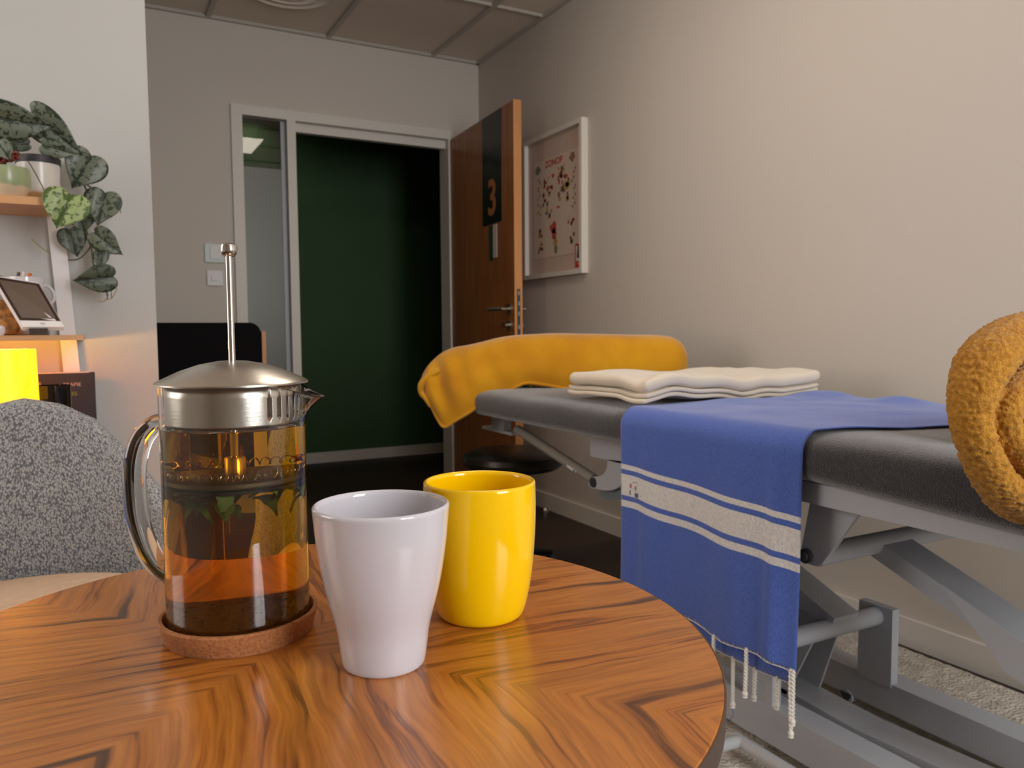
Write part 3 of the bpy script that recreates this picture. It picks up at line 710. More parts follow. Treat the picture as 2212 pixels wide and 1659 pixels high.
def potm(name, top, low, zsplit):
    m = bpy.data.materials.new(name); m.use_nodes = True; t = NT(m); p = t.n['Principled BSDF']
    tc = t.add('ShaderNodeTexCoord'); sp = t.add('ShaderNodeSeparateXYZ'); t.link(tc.outputs['Object'], sp.inputs[0])
    n = t.add('ShaderNodeTexNoise'); n.inputs['Scale'].default_value = 60; mp = t.add('ShaderNodeMapping'); mp.inputs['Scale'].default_value = (1,1,.15); t.link(tc.outputs['Object'], mp.inputs[0]); t.link(mp.outputs[0], n.inputs[0])
    f = t.math('ADD', sp.outputs[2], t.math('MULTIPLY', t.math('SUBTRACT', n.outputs[0], .5), .012))
    c = t.ramp(t.math('MULTIPLY', f, 10), [(zsplit*10-.03, low), (zsplit*10+.03, top)])
    t.link(c, p.inputs['Base Color']); p.inputs['Roughness'].default_value = .25; return m
obj('pot', bm, potm('two_tone_glaze', S(206,200,192), S(186,150,104), .020), tp_)
bm = B(); lathe(bm, [(.0478,zp+.092),(.0492,zp+.093),(.0496,zp+.108),(.0480,zp+.110),(.0450,zp+.109),(.0450,zp+.092)], (potc.x, 2.29), 48, closed=True); obj('pot_rim', bm, mat('dark_rim_glaze', S(48,44,50), .5), tp_)
bm = B(); lathe(bm, [(0,zp+.095),(.045,zp+.092),(.045,zp+.088),(0,zp+.088)], (potc.x, 2.29), 24); obj('soil', bm, M_soil, tp_)
LV = [(22,262,150,82,6,2.22,M_leaf,35,.3),(107,280,140,72,42,2.26,M_leaf,30,.3),(120,322,74,38,12,2.24,M_leaf,20,.2),(183,362,92,78,118,2.28,M_leaf,-10,.2),
      (141,447,88,86,112,2.17,M_leafb,0,.15),(220,442,82,68,104,2.30,M_leaf,5,.2),(177,475,48,50,80,2.34,M_leafd,0,.2),(157,518,66,52,78,2.345,M_leafd,0,.2),
      (226,522,78,50,42,2.31,M_leaf,25,.2),(218,557,44,32,100,2.32,M_leafd,30,.2),(212,602,88,56,172,2.30,M_leafd,-15,.2),(6,322,46,40,60,2.19,M_leaf,0,.2),(38,312,60,30,170,2.3,M_leafd,10,.2),(-40,290,90,60,120,2.25,M_leaf,0,.2)]
for k, (u, v, L, Wd, an, y, m, ti, cu_) in enumerate(LV):
    c = S2(u, v, y); D = (c-CAM).dot(_f); leaf(c, L*1.02*D/F_PX, Wd*1.12*D/F_PX, an, m, tp_, ti, cu_, k)
for pts, y, r, m in (([(70,345),(120,330),(160,345),(180,395),(196,440),(186,490),(198,540),(203,575),(222,608),(233,640)],2.33,.0022,M_stem), ([(38,328),(58,345),(75,372),(90,400),(104,428)],2.185,.0013,M_stem),
                  ([(147,562),(168,560),(184,548),(196,528),(186,495)],2.35,.0018,M_stem), ([(68,516),(85,532),(106,546)],2.35,.0013,M_twig), ([(212,650),(222,652),(232,646),(240,645),(247,636),(253,622)],2.31,.0012,M_twig), ([(228,622),(232,634),(231,648)],2.31,.0012,M_stem), ([(240,622),(241,645)],2.31,.001,M_stem),
                  ([(248,442),(256,448),(261,456),(260,461)],2.30,.0012,M_twig), ([(150,360),(170,380),(186,400)],2.32,.0018,M_stem), ([(188,400),(205,410),(214,420)],2.31,.0018,M_stem)):
    bm = B(); tube(bm, [S2(u, v, y) for u, v in pts], r, 8, smooth_path=4); obj('stem', bm, m, tp_)
# small green pot with red succulent
gp = S2(16, 418, 2.245)
su = thing('potted_succulent', (gp.x, 2.245, zp), 'green and sand glazed pot with a red succulent on the upper shelf', 'plant')
bm = B(); lathe(bm, [(0,zp),(.037,zp),(.041,zp+.008),(.049,zp+.030),(.0505,zp+.052),(.049,zp+.070),(.046,zp+.070),(.045,zp+.05),(0,zp+.05)], (gp.x, 2.245), 48); obj('pot', bm, potm('green_sand_glaze', S(150,160,122), S(200,178,150), .026), su)
bm = B(); rr = random.Random(3)
for k in range(60):
    t = k/59; c = S2(-5+44*t, 348-14*t, 2.225)+Vector((0, rr.uniform(-.01,.01), rr.uniform(-.008,.008))); sphere(bm, c, .0045, 8)
obj('succulent', bm, mat('red_succulent', S(136,58,44), .5, var=.4, vscale=90), su)
bm = B(); tube(bm, [(gp.x,2.245,zp+.05), S2(10, 345, 2.225)], .003, 8); obj('stem', bm, M_stem, su)
# tilted display on its foot
zt_ = zl
dv = thing('tablet_display', (S2(85, 720, 2.16).x, 2.16, zt_), 'white framed tablet display leaning on the lower shelf', 'screen')
A = [S2(-18, 594, 2.24), S2(84, 611, 2.24), S2(139, 706, 2.12), S2(49, 706, 2.12)]   # TL TR BR BL
nrm = (A[1]-A[0]).cross(A[3]-A[0]).normalized()
if nrm.y > 0: nrm = -nrm
bm = B(); prism(bm, A, -nrm*.012); obj('housing', bm, M_white, dv, smooth=False, bevel=.002)
def ip(a, b): return A[0].lerp(A[1], a).lerp(A[3].lerp(A[2], a), b)
bm = B(); prism(bm, [ip(.02,.03)+nrm*.0006, ip(.985,.03)+nrm*.0006, ip(.985,.88)+nrm*.0006, ip(.02,.88)+nrm*.0006], nrm*.0006); obj('bezel', bm, mat('dark_bezel', S(58,44,38), .3), dv, smooth=False)
bm = B(); prism(bm, [ip(.09,.09)+nrm*.0014, ip(.90,.09)+nrm*.0014, ip(.90,.84)+nrm*.0014, ip(.09,.84)+nrm*.0014], nrm*.0003); obj('screen', bm, mat('grey_screen', S(104,92,82), .18), dv, smooth=False)
bm = B(); prism(bm, [ip(.46,.92)+nrm*.0006, ip(.57,.92)+nrm*.0006, ip(.57,.955)+nrm*.0006, ip(.46,.955)+nrm*.0006], nrm*.0004); obj('badge', bm, M_greymetal, dv, smooth=False)
f0, f1 = S2(64, 722, 2.12), S2(104, 722, 2.12)
bm = B(); box(bm, f0.x, f1.x, 2.11, 2.2, zt_, zt_+.016); obj('foot', bm, mat('dark_brown_foot', S(50,36,22), .4), dv, smooth=False, bevel=.004)
# patterned paper bundle and small white knob at the left
bm = B(); c0 = S2(-20, 722, 2.26)
def bag(p): return p+Vector((nz(p, 30)*.01, 0, nz(p, 22, 2)*.006))
slab(bm, S2(-60,700,2.27).x, S2(44,700,2.27).x, 2.245, 2.31, zt_, zt_+.085, .012, 14, 8, 12, disp=bag)
tag(obj('patterned_bag', bm, mat('patterned_paper', S(214,150,84), .7, col2=S(120,84,50), vscale=70)), 'brown and gold patterned bag behind the tablet display', 'bag')
bm = B(); q = S2(0, 710, 2.10); lathe(bm, [(0,zt_),(.006,zt_),(.010,zt_+.008),(.010,zt_+.018),(.006,zt_+.022),(0,zt_+.023)], (q.x, 2.10), 20)
tag(obj('small_dish', bm, M_whitecer), 'tiny white ceramic piece at the left edge of the lower shelf', 'ornament')
# mug with pens
mc = S2(55, 650, 2.345); mx = mc.x; mr = .042; mt = S2(60, 600, 2.345).z
mg = thing('pen_mug', (mx, 2.345, zt_), 'white mug used as a pen holder behind the tablet display', 'mug')
bm = B(); lathe(bm, [(0,zt_),(mr-.004,zt_),(mr,zt_+.004),(mr,mt),(mr-.002,mt+.001),(mr-.004,mt),(mr-.004,zt_+.006),(0,zt_+.006)], (mx, 2.345), 40); obj('body', bm, M_whitecer, mg)
bm = B(); h0 = S2(88, 622, 2.345); tube(bm, [(mx+mr-.002, 2.345, h0.z+.004), (h0.x+.016, 2.345, h0.z+.004), (h0.x+.028, 2.345, h0.z-.012), (h0.x+.027, 2.345, h0.z-.032), (h0.x+.012, 2.345, h0.z-.044), (mx+mr-.002, 2.345, h0.z-.044)], .0045, 10, smooth_path=5, sx=1.3, ref=(0,1,0)); obj('handle', bm, M_whitecer, mg)
for u0, v0, u1, v1, cc, lb in ((38,601,41,588,S(72,60,38),'dark olive capped pen'),(49,601,51,587,S(226,206,196),'pale capped pen'),(60,603,66,590,S(214,96,20),'orange capped pen'),(2,600,4,596,S(60,56,50),'dark pen tip')):
    p1 = S2(u1, v1, 2.345); p0 = S2(u0, v0, 2.345); d = (p0-p1).normalized(); bm = B(); yy = Vector((0, .0, 0))
    L = (p1.z-(zt_+.008))/max(.2, -d.z) if u0 > 20 else .02
    L = min(L, .10)
    tube(bm, [p1, p1+d*L], .0038, 12); tag(obj('pen', bm, mat('pen_colour', cc, .4)), lb+' standing in the white mug on the shelf', 'pen', 'pens in the white mug')
# lamp with yellow shade on the next board down
zb_ = .565; lc = S2(4, 800, 2.13)
lm = thing('table_lamp', (lc.x, 2.13, zb_), 'glowing yellow table lamp at the left edge behind the chair', 'lamp')
zt1, zt0 = S2(40, 755, 2.13).z, S2(40, 866, 2.13).z
bm = B(); lathe(bm, [(.071,zt0),(.069,zt1),(.0675,zt1),(.0695,zt0)], (lc.x, 2.13), 64, closed=True)
me_ = bpy.data.materials.new('lit_yellow_shade'); me_.use_nodes = True; t = NT(me_); p = t.n['Principled BSDF']
tc = t.add('ShaderNodeTexCoord'); n = t.add('ShaderNodeTexNoise'); n.inputs['Scale'].default_value = 60; mp = t.add('ShaderNodeMapping'); mp.inputs['Scale'].default_value = (1,1,.25); t.link(tc.outputs['Object'], mp.inputs[0]); t.link(mp.outputs[0], n.inputs[0])
c = t.ramp(n.outputs[0], [(.35, (1, .36, .006, 1)), (.65, (1, .50, .015, 1))]); t.link(c, p.inputs['Emission Color']); t.link(c, p.inputs['Base Color']); p.inputs['Emission Strength'].default_value = 2.0
obj('lamp_shade', bm, me_, lm)
bm = B(); lathe(bm, [(0,zb_),(.05,zb_),(.05,zb_+.012),(.012,zb_+.02),(.010,zt0+.02),(0,zt0+.02)], (lc.x, 2.13), 32); obj('base', bm, M_lampbase, lm)
bm = B(); sphere(bm, (lc.x, 2.13, zt0+.045), .024, 16); obj('bulb', bm, mat('lit_bulb', (1, .62, .25, 1), emit=14), lm)
ll = bpy.data.lights.new('lamp_bulb', 'POINT'); ll.energy = 9.0; ll.color = (1, .50, .07); ll.shadow_soft_size = .03
lo = bpy.data.objects.new('lamp_bulb_light', ll); C.objects.link(lo); lo.location = (lc.x, 2.13, zt1-.012)
# black book and small candle glass
bx1 = S2(205, 810, 2.33).x; bz = S2(150, 806, 2.33).z
bk = thing('black_book', (bx1-.16, 2.34, zb_), 'large black book with printed title standing beside the yellow lamp', 'book')
bm = B(); box(bm, bx1-.32, bx1, 2.33, 2.335, zb_, bz); box(bm, bx1-.32, bx1, 2.366, 2.371, zb_, bz); box(bm, bx1-.006, bx1, 2.333, 2.368, zb_, bz); obj('cover', bm, mat('black_cover', S(27,23,30), .5), bk, smooth=False)
bm = B(); box(bm, bx1-.318, bx1-.012, 2.336, 2.365, zb_+.003, bz+.002); obj('pages', bm, M_paper, bk, smooth=False)
Rt_ = Matrix((Vector((1,0,0)), Vector((0,0,1)), Vector((0,-1,0)))).transposed().to_4x4()
tq = S2(156, 831, 2.329); text('ERAPIE', .0135, mat('silver_print', S(170,150,145), .4), 'title', bk, Matrix.Translation((tq.x, 2.3292, tq.z)) @ Rt_)
tq = S2(82, 831, 2.329); text('VE', .0135, mat('silver_print_b', S(200,160,130), .4), 'title', bk, Matrix.Translation((tq.x, 2.3292, tq.z)) @ Rt_)
tq = S2(158, 851, 2.329); text('LES', .0135, mat('green_print', S(120,130,40), .4), 'subtitle', bk, Matrix.Translation((tq.x, 2.3292, tq.z)) @ Rt_)
cg = S2(116, 860, 2.17); cr_ = .038; ct = S2(116, 832, 2.17).z
m = mat('dark_smoked_glass', S(24,20,16), .08, spec=.6)
bm = B(); lathe(bm, [(0,zb_),(cr_-.004,zb_),(cr_,zb_+.004),(cr_,ct),(cr_-.002,ct),(cr_-.002,zb_+.006),(0,zb_+.006)], (cg.x, 2.17), 48)
tag(obj('candle_jar', bm, m), 'black glass candle jar in front of the black book', 'jar')

# ------------------------------------------------------------------ treatment bed
BZ = .733; BX0, BX1, BY0, BY1 = 1.118, 1.80, .30, 2.46
bed = thing('treatment_bed', (1.46, 1.3, 0), 'grey height adjustable treatment bed with dark terry cover by the right wall', 'bed')
bm = B(); bxc, hw = (BX0+BX1)/2, (BX1-BX0)/2
def matt(u, v):
    y = BY0+(BY1-BY0)*u; a = 2*PI*v
    e = 1.0
    d = (BY1-y)/.10
    if d < 1: e = math.sqrt(max(0, 1-(1-d)**2))
    s_, c_ = math.sin(a), math.cos(a)
    ex = lambda q, n: math.copysign(abs(q)**n, q)
    zc, hh = .685, .050
    x = bxc+ex(c_, .28)*(hw-.12*(1-e)) ; z = zc+ex(s_, .55)*hh*(.25+.75*e)
    if u <= 0: return (bxc+(x-bxc)*.2, y, zc+(z-zc)*.2)
    if z > zc: z += .004*nz((x, y, 0), 5)+.0015*nz((x, y, z), 22, 3)
    if z < zc: z -= .045*max(0, .97-y)
    x += .003*nz((x, y, z), 7, 5)
    return (x, y, z)
grid(bm, lambda u, v: matt(v, u), 96, 90, close_u=True); bmesh.ops.remove_doubles(bm, verts=bm.verts, dist=1e-6)
obj('mattress', bm, M_mat, bed, auto=0)
G = M_greymetal
bm = B(); box(bm, 1.150, 1.19, .30, 1.50, .603, .642); box(bm, 1.74, 1.78, .30, 2.2, .603, .642); obj('side_rail', bm, G, bed, smooth=False, bevel=.004)
# pivot bracket, cross tube and lifting arm
bm = B(); prism(bm, [(1.185,1.012,.606),(1.185,.900,.606),(1.185,.985,.484),(1.185,.997,.477),(1.185,1.012,.476),(1.185,1.026,.483),(1.185,1.034,.497)], (.010,0,0)); bk_ = obj('bracket', bm, G, bed, smooth=False, bevel=.0015)
bm = B(); tube(bm, [(1.176,1.018,.492),(1.186,1.018,.492)], .014, 18); sphere(bm, (1.177,1.018,.492), .010, 14, (.6,1,1)); obj('bolt', bm, M_greydark, bk_)
bm = B(); tube(bm, [(1.195,1.006,.494),(1.75,1.006,.494)], .021, 28); obj('cross_tube', bm, G, bed)
def beam(x0, x1, y0, z0, y1, z1, th):
    bm = B(); d = Vector((0, y1-y0, z1-z0)).normalized(); n_ = Vector((0, -d.z, d.y))*(th/2)
    if n_.z < 0: n_ = -n_
    p, q = Vector((x0,y0,z0)), Vector((x0,y1,z1)); prism(bm, [p+n_, q+n_, q-n_, p-n_], (x1-x0,0,0)); return bm
obj('lifting_arm', beam(1.36, 1.45, 1.02, .490, .10, .145, .036), G, bed, smooth=False, bevel=.003)
obj('lifting_arm', beam(1.42, 1.50, 1.15, .268, 2.0, .60, .036), G, bed, smooth=False, bevel=.003)
bm = B(); prism(bm, [(1.352,.86,.455),(1.352,.60,.35),(1.352,.60,.29),(1.352,.74,.335)], (.006,0,0)); obj('gusset', bm, G, bed, smooth=False)
# floor frame
bm = B(); box(bm, 1.245, 1.310, .05, 2.0, .038, .118); obj('base_rail', bm, G, bed, smooth=False, bevel=.004)
bm = B(); box(bm, 1.585, 1.650, .05, 2.0, .038, .108); obj('base_rail', bm, G, bed, smooth=False, bevel=.004)
bm = B(); box(bm, 1.245, 1.65, 1.94, 2.0, .04, .10); obj('end_rail', bm, G, bed, smooth=False, bevel=.004)
bm = B(); box(bm, 1.582, 1.605, 1.118, 1.206, .100, .282); obj('post', bm, G, bed, smooth=False, bevel=.003)
bm = B(); box(bm, 1.250, 1.276, 1.160, 1.245, .112, .282); obj('post', bm, G, bed, smooth=False, bevel=.003)
bm = B(); tube(bm, [(1.270,1.162,.256),(1.583,1.162,.256)], .021, 28); obj('cross_tube', bm, G, bed)
bm = B(); prism(bm, [(1.375,1.235,.085),(1.375,1.40,.085),(1.375,1.31,.262),(1.375,1.15,.262)], (.006,0,0)); prism(bm, [(1.455,1.215,.080),(1.455,1.34,.080),(1.455,1.28,.262),(1.455,1.155,.262)], (.006,0,0)); obj('gusset_plates', bm, G, bed, smooth=False)
bm = B(); prism(bm, [(1.375,1.36,.10),(1.375,1.05,.088),(1.375,.05,.135),(1.375,.05,.075),(1.375,1.05,.040),(1.375,1.36,.050)], (.085,0,0)); obj('inner_rail', bm, G, bed, smooth=False, bevel=.006)
bm = B(); tube(bm, [(1.085,1.185,.052),(1.155,1.185,.052),(1.178,1.170,.052),(1.180,1.10,.052),(1.182,.1,.052)], .0135, 16, smooth_path=4); fbar = obj('foot_bar', bm, M_greylight, bed)
bm = B(); box(bm, 1.18, 1.25, .30, .34, .045, .06); box(bm, 1.18, 1.25, .95, .99, .045, .06); obj('foot_bar_bracket', bm, G, bed, smooth=False)
for x, y in ((1.278,.30),(1.278,1.58),(1.617,.30),(1.617,1.58),(1.60,1.235)):
    bm = B(); tube(bm, [(x-.018,y,.032),(x+.018,y,.032)], .016, 20); cs = obj('castor', bm, M_greylight, bed)
    bm = B(); prism(bm, [(x-.022,y-.016,.042),(x-.022,y+.016,.042),(x-.022,y,.014)], (.003,0,0)); prism(bm, [(x+.019,y-.016,.042),(x+.019,y+.016,.042),(x+.019,y,.014)], (.003,0,0)); obj('fork', bm, M_greydark, cs, smooth=False)
# hinge of the foot section with its gas strut
def bp(x, pts): return [at(880+a/3.95, 680+b/3.95, 0, x) for a, b in pts]
bm = B(); box(bm, 1.235, 1.30, 1.50, at(1275, 980, 0, 1.235).y, .568, .637); obj('hinge_box', bm, G, bed, smooth=False, bevel=.003)
bm = B(); prism(bm, bp(1.235, [(1705,1235),(1840,1250),(1862,1330),(1858,1390),(1835,1440),(1790,1480),(1735,1500),(1680,1500),(1620,1485),(1570,1480),(1545,1450),(1548,1405),(1580,1382),(1640,1378),(1680,1352),(1702,1310)]), (.012,0,0)); hk = obj('hinge_plate', bm, G, bed, smooth=False, bevel=.001)
bm = B(); cpt = at(880+1585/3.95, 680+1430/3.95, 0, 1.233); tube(bm, [cpt-Vector((.004,0,0)), cpt+Vector((.004,0,0))], .014, 16); tube(bm, [cpt-Vector((.007,0,0)), cpt], .006, 8); obj('bolt', bm, M_greydark, hk)
bm = B(); prism(bm, bp(1.25, [(1640,1500),(1830,1470),(1830,1578),(1740,1585),(1690,1575),(1640,1545)]), (.03,0,0)); obj('hinge_guard', bm, mat('blue_grey_plastic', S(112,122,124), .45), bed, smooth=False, bevel=.004)
s0_ = at(1118, 928, 0, 1.245); s1_ = at(1284, 1036, 0, 1.245)
bm = B(); tube(bm, [s0_, s0_.lerp(s1_, .04), s1_], .0155, 20); st = obj('gas_strut', bm, mat('beige_grey_metal', S(150,144,134), .4), bed)
dst = (s1_-s0_).normalized()
bm = B(); q = s0_.lerp(s1_, .80); sd_ = Vector((-1,0,0)); prism(bm, [q-dst*.03+Vector((-.0157,0,-.006)), q+dst*.02+Vector((-.0157,0,-.006)), q+dst*.02+Vector((-.0157,0,.002)), q-dst*.03+Vector((-.0157,0,.002))], (-.0006,0,0)); obj('strut_label', bm, M_white, st, smooth=False)
bm = B(); q = q+dst*.012; prism(bm, [q-dst*.006+Vector((-.0166,0,-.005)), q+dst*.004+Vector((-.0166,0,-.005)), q+dst*.004+Vector((-.0166,0,.001)), q-dst*.006+Vector((-.0166,0,.001))], (-.0004,0,0)); obj('strut_emblem', bm, mat('blue_print', S(60,110,140), .5), st, smooth=False)
a0 = at(1047, 921, 0, 1.26); a1 = at(1110, 926, 0, 1.26)
bm = B(); box(bm, 1.25, 1.29, a1.y, a0.y, a0.z-.008, a0.z+.002); box(bm, 1.255, 1.285, at(1088,915,0,1.255).y, at(1062,915,0,1.255).y, a0.z, .65); obj('release_lever', bm, G, bed, smooth=False, bevel=.001)

# ------------------------------------------------------------------ blue striped towel
tw = thing('striped_towel', (1.12, 1.25, .30), 'blue towel with white stripes and a twisted fringe hanging over the bed edge', 'towel')
def prof_x(s):
    """arc along the cloth, s = 0 at the far top edge of the bed; returns x, z, hang coordinate"""
    top = BX1-.02-(BX0+.035)          # flat part
    r = .042
    if s < top: return BX1-.02-s, BZ+.007
    arc = r*PI/2
    if s < top+arc:
        a = (s-top)/r; return BX0+.035-r*math.sin(a), BZ+.007-r*(1-math.cos(a))
    return BX0+.035-r, BZ+.007-r-(s-top-arc)
TOP = BX1-.02-(BX0+.035); SEND = TOP+.042*PI/2
zend = .297; LEN = SEND+(BZ+.007-.042-zend)
def towel(u, v, off=0, y0=1.505, y1=.968, zcut=0, dz=0):
    s = LEN*v
    x, z = prof_x(s)
    # right edge: swings toward the viewer on the flat part
    k = max(0, 1-s/TOP)
    yr = y1-.10*math.sin(min(1, k*1.35)*PI/2); yl = y0-.05*k + .03*math.sin(k*9)*k
    if s > SEND:
        h = (s-SEND)/(LEN-SEND); yr += .012*h; yl -= .02*h*(1-h)
    y = yl+(yr-yl)*u
    if s < TOP:
        z += .004*nz((x, y, 0), 9, 2)+.010*max(0, 1-abs(y-1.47)/.09)*k*(1+nz((x*9, y*9, 1), 1)) + .014*max(0, 1-abs(k-.95)/.12)*max(0, nz((y, 0, 0), 8, 4)+.35)
    else:
        h = min(1, (s-TOP)/.30)
        fold = .011*h*math.sin(u*9+1.2)*(.5+.5*u)+.007*h*nz((y*9, z*2, 0), 1, 6)+.010*h*math.exp(-((u-.90)/.035)**2)-.006*h*math.exp(-((u-.10)/.05)**2)
        x -= fold+.002
        if s > SEND: z += .004*math.sin(u*17)*((s-SEND)/(LEN-SEND))
    return (x+off, y, z+dz)
bm = B()
grid(bm, lambda a, b: towel(a, b), 90, 130, uvf=lambda a, b: (a, max(0, min(1, (lambda s: .30 if s < TOP else (1.0-(BZ+.007-.042-(s-SEND)) if s > SEND else .31))(LEN*b)))))
# uv.v = 1 - z of the unfolded hang, so the stripes follow the weave
for f in bm.faces:
    for lp in f.loops:
        uvl = bm.loops.layers.uv.active; q = lp[uvl].uv
        if q.y > .311: lp[uvl].uv = (q.x, q.y+.073+.021*(1-q.x))
tcl = obj('cloth', bm, M_towel, tw, auto=0); md = tcl.modifiers.new('s', 'SOLIDIFY'); md.thickness = .0022; md.offset = 1
# second layer of the folded towel, just visible below the hem
bm = B()
def back(a, b):
    z = .42+(.268-.006*a-.42)*b; y = 1.47+(1.003-1.47)*a - .010*b
    x = 1.124-.006*math.sin(a*8)+.004*nz((y*8, z, 0), 1, 9); z += .010*math.sin(a*6+1)*b
    return (x, y, z)
grid(bm, back, 50, 14, uvf=lambda a, b: (a, .1)); o = obj('under_layer', bm, M_towel, tw, auto=0); md = o.modifiers.new('s', 'SOLIDIFY'); md.thickness = .002
# twisted tassels with knots
rr = random.Random(11)
def tassel(x, y, z, L, lean=0):
    bm = B(); n = 26
    for ph in (0, PI):
        pts = []
        for i in range(n+1):
            t = i/n; a = t*L*420+ph; q = .0023*(1-.2*t); pts.append((x+q*math.cos(a)+lean*t*.3, y+q*math.sin(a)+lean*t*t, z-L*t))
        tube(bm, pts, .0026, 8)
    sphere(bm, (x+lean*.3, y+lean, z-L-.002), .0058, 12, (1,1,1.15)); tube(bm, [(x+lean*.3, y+lean, z-L), (x+lean*.35, y+lean*1.05, z-L-.009)], [.003,.0052], 8)
    obj('tassel', bm, M_rope, tw)
def hem(u):
    p = towel(u, 1.0); return p
for u, L, ln in ((.995,.095,.0),(.985,.118,-.004),(.80,.090,.003),(.62,.075,.004)):
    p = hem(u); tassel(p[0]-.004, p[1], p[2]+.004, L, ln)
for a, L, ln in ((.93,.055,.0),(.80,.060,.002),(.66,.098,-.001),(.50,.072,-.004),(.38,.078,.004),(.22,.07,0),(.05,.05,0)):
    p = back(a, 1); tassel(p[0]-.001, p[1], p[2]+.003, L, ln)
# white hem thread along both edges
bm = B(); tube(bm, [Vector(hem(i/40))+Vector((-.0015, 0, -.0008)) for i in range(41)], .0012, 6); tube(bm, [Vector(back(i/30, 1))+Vector((-.001, 0, -.0008)) for i in range(31)], .0011, 6)
for i in range(170):
    u = rr.random(); p = Vector(hem(u))+Vector((-.002,0,0)); tube(bm, [p, p+Vector((-.002, rr.uniform(-.003,.003), rr.uniform(.002,.008)))], [.00035,.0001], 4)
obj('hem_thread', bm, M_rope, tw)
bm = B(); p = back(.66, 1); tube(bm, [(p[0]-.003,p[1],p[2]-.10),(p[0]-.003,p[1]-.004,p[2]-.118),(p[0]-.003,p[1]+.010,p[2]-.138)], .0006, 6, smooth_path=5); obj('loose_thread', bm, mat('blue_thread', S(70,86,160), .8), tw)
# small printed mark in the white band near the far edge
for du, dz, w_, h_, cc in ((0,.010,.010,.010,S(190,120,110)),(.018,.006,.005,.010,S(150,130,120)),(-.001,-.007,.006,.012,S(110,90,100)),(.022,-.010,.013,.010,S(90,110,124)),(.010,.0195,.030,.0015,S(150,130,116)),(.010,-.021,.030,.0015,S(150,130,116))):
    bm = B(); bx_, by_, bz_ = 1.12, 1.468, .548
    V = []
    y_ = by_-du; u_ = (1.505-y_)/(1.505-.968)
    h = .5; xx = towel(u_, (SEND+(BZ+.007-.042-(bz_+dz)))/LEN)[0]-.0028
    prism(bm, [(xx, y_-w_/2, bz_+dz-h_/2), (xx, y_+w_/2, bz_+dz-h_/2), (xx, y_+w_/2, bz_+dz+h_/2), (xx, y_-w_/2, bz_+dz+h_/2)], (-.0003,0,0)); obj('printed_mark', bm, mat('faded_print', cc, .8), tw, smooth=False)

# ------------------------------------------------------------------ folded linens
def fold_disp(seed, amp, hump):
    def f(p):
        k = (p.x-1.17)/.60; q = p.copy()
        q.z += amp*nz((p.x, p.y, 0), 9, seed)+hump*math.sin(k*PI*2.1+.6)*.5
        q.x += .004*nz(p, 14, seed+3); q.y += .006*nz(p, 10, seed+5)+.0
        return q
    return f
ln1 = B(); zb = BZ+.013
for k in range(2):
    slab(ln1, 1.165+.006*k, 1.770-.004*k, 1.490-.005*k, 1.835+.004*k, zb+.0125*k, zb+.0125*k+.0125, .006, 46, 26, 4, fold_disp(4, .012, .010))
tag(obj('folded_sheet', ln1, M_linen), 'thin folded cream sheet lying under the thicker folded towel', 'linen')
ln2 = B(); slab(ln2, 1.168, 1.775, 1.484, 1.838, zb+.027, zb+.060, .0155, 56, 30, 8, fold_disp(4, .012, .010))
for v in ln2.verts:   # tuck where the free end was folded in
    d = math.hypot(v.co.x-1.185, v.co.y-1.52)
    if d < .03: v.co.z -= .006*(1-d/.03); v.co.x += .008*(1-d/.03)
tag(obj('folded_towel', ln2, M_linen), 'thick folded cream towel on top of the thin sheet beside the blue towel', 'towel')

# ------------------------------------------------------------------ bolster under a mustard blanket
bmB = B(); ax0, ax1 = Vector((1.08, 2.46)), Vector((1.78, 2.03)); axd = (ax1-ax0).normalized(); axn = Vector((axd.y, -axd.x))  # toward the viewer
if axn.y > 0: axn = -axn
def apl(u, v, off):
    """point on the vertical plane along the roll axis shifted by off toward the viewer"""
    r = RT*((u-CX)/F_PX) - UP*((v-CY)/F_PX) + _f; n3 = Vector((axn.x, axn.y, 0)); p0 = Vector((ax0.x, ax0.y, 0))+n3*off
    t = (p0-CAM).dot(n3)/r.dot(n3); return CAM+r*t
# columns: crest, front, hem (measured), back is mirrored
cols = [((906,828),(905,838),(928,868)), ((914,806),(914,850),(944,902)), ((932,782),(938,850),(960,922)), ((952,764),(962,835),(984,908)), ((978,751),(992,822),(1012,892)), ((1008,746),(1022,808),(1042,872)), ((1040,739),(1056,795),(1074,856)), ((1075,730),(1088,788),(1104,842)),
        ((1108,725),(1118,782),(1134,828)), ((1150,722),(1158,780),(1168,830)), ((1205,720),(1210,780),(1214,838)), ((1260,721),(1262,782),(1262,844)), ((1320,722),(1320,784),(1320,846)), ((1375,723),(1375,784),(1375,846)), ((1420,724),(1422,784),(1424,844)), ((1450,728),(1452,782),(1454,838)), ((1472,741),(1474,785),(1474,828)), ((1484,764),(1485,790),(1484,815))]
rows = []
for i, (T, Fp, Hm) in enumerate(cols):
    e = min(1, (i+1.2)/5) if i < 5 else (1 if i < 14 else [1,.95,.8,.45][i-14])
    t0 = apl(*T, 0); f0_ = apl(*Fp, .082*e); h0_ = apl(*Hm, .075*e if i > 8 else .085*e)
    mid = t0.lerp(f0_, .5)+Vector((axn.x*.018*e, axn.y*.018*e, .018*e))
    low = f0_.lerp(h0_, .5)+Vector((axn.x*.006, axn.y*.006, 0))
    bk1 = t0+Vector((-axn.x*.055*e, -axn.y*.055*e, -.016*e)); bk2 = t0+Vector((-axn.x*.090*e, -axn.y*.090*e, -.075*e)); bk3 = t0+Vector((-axn.x*.080*e, -axn.y*.080*e, -.155*e))
    bk3.z = max(bk3.z, BZ+.012) if i > 3 else bk3.z
    bot = bk3.lerp(h0_, .5); bot.z = min(h0_.z+.008, bot.z) if i <= 8 else max(BZ+.012, h0_.z+.0)
    rows.append([h0_, low, f0_, mid, t0, bk1, bk2, bk3])
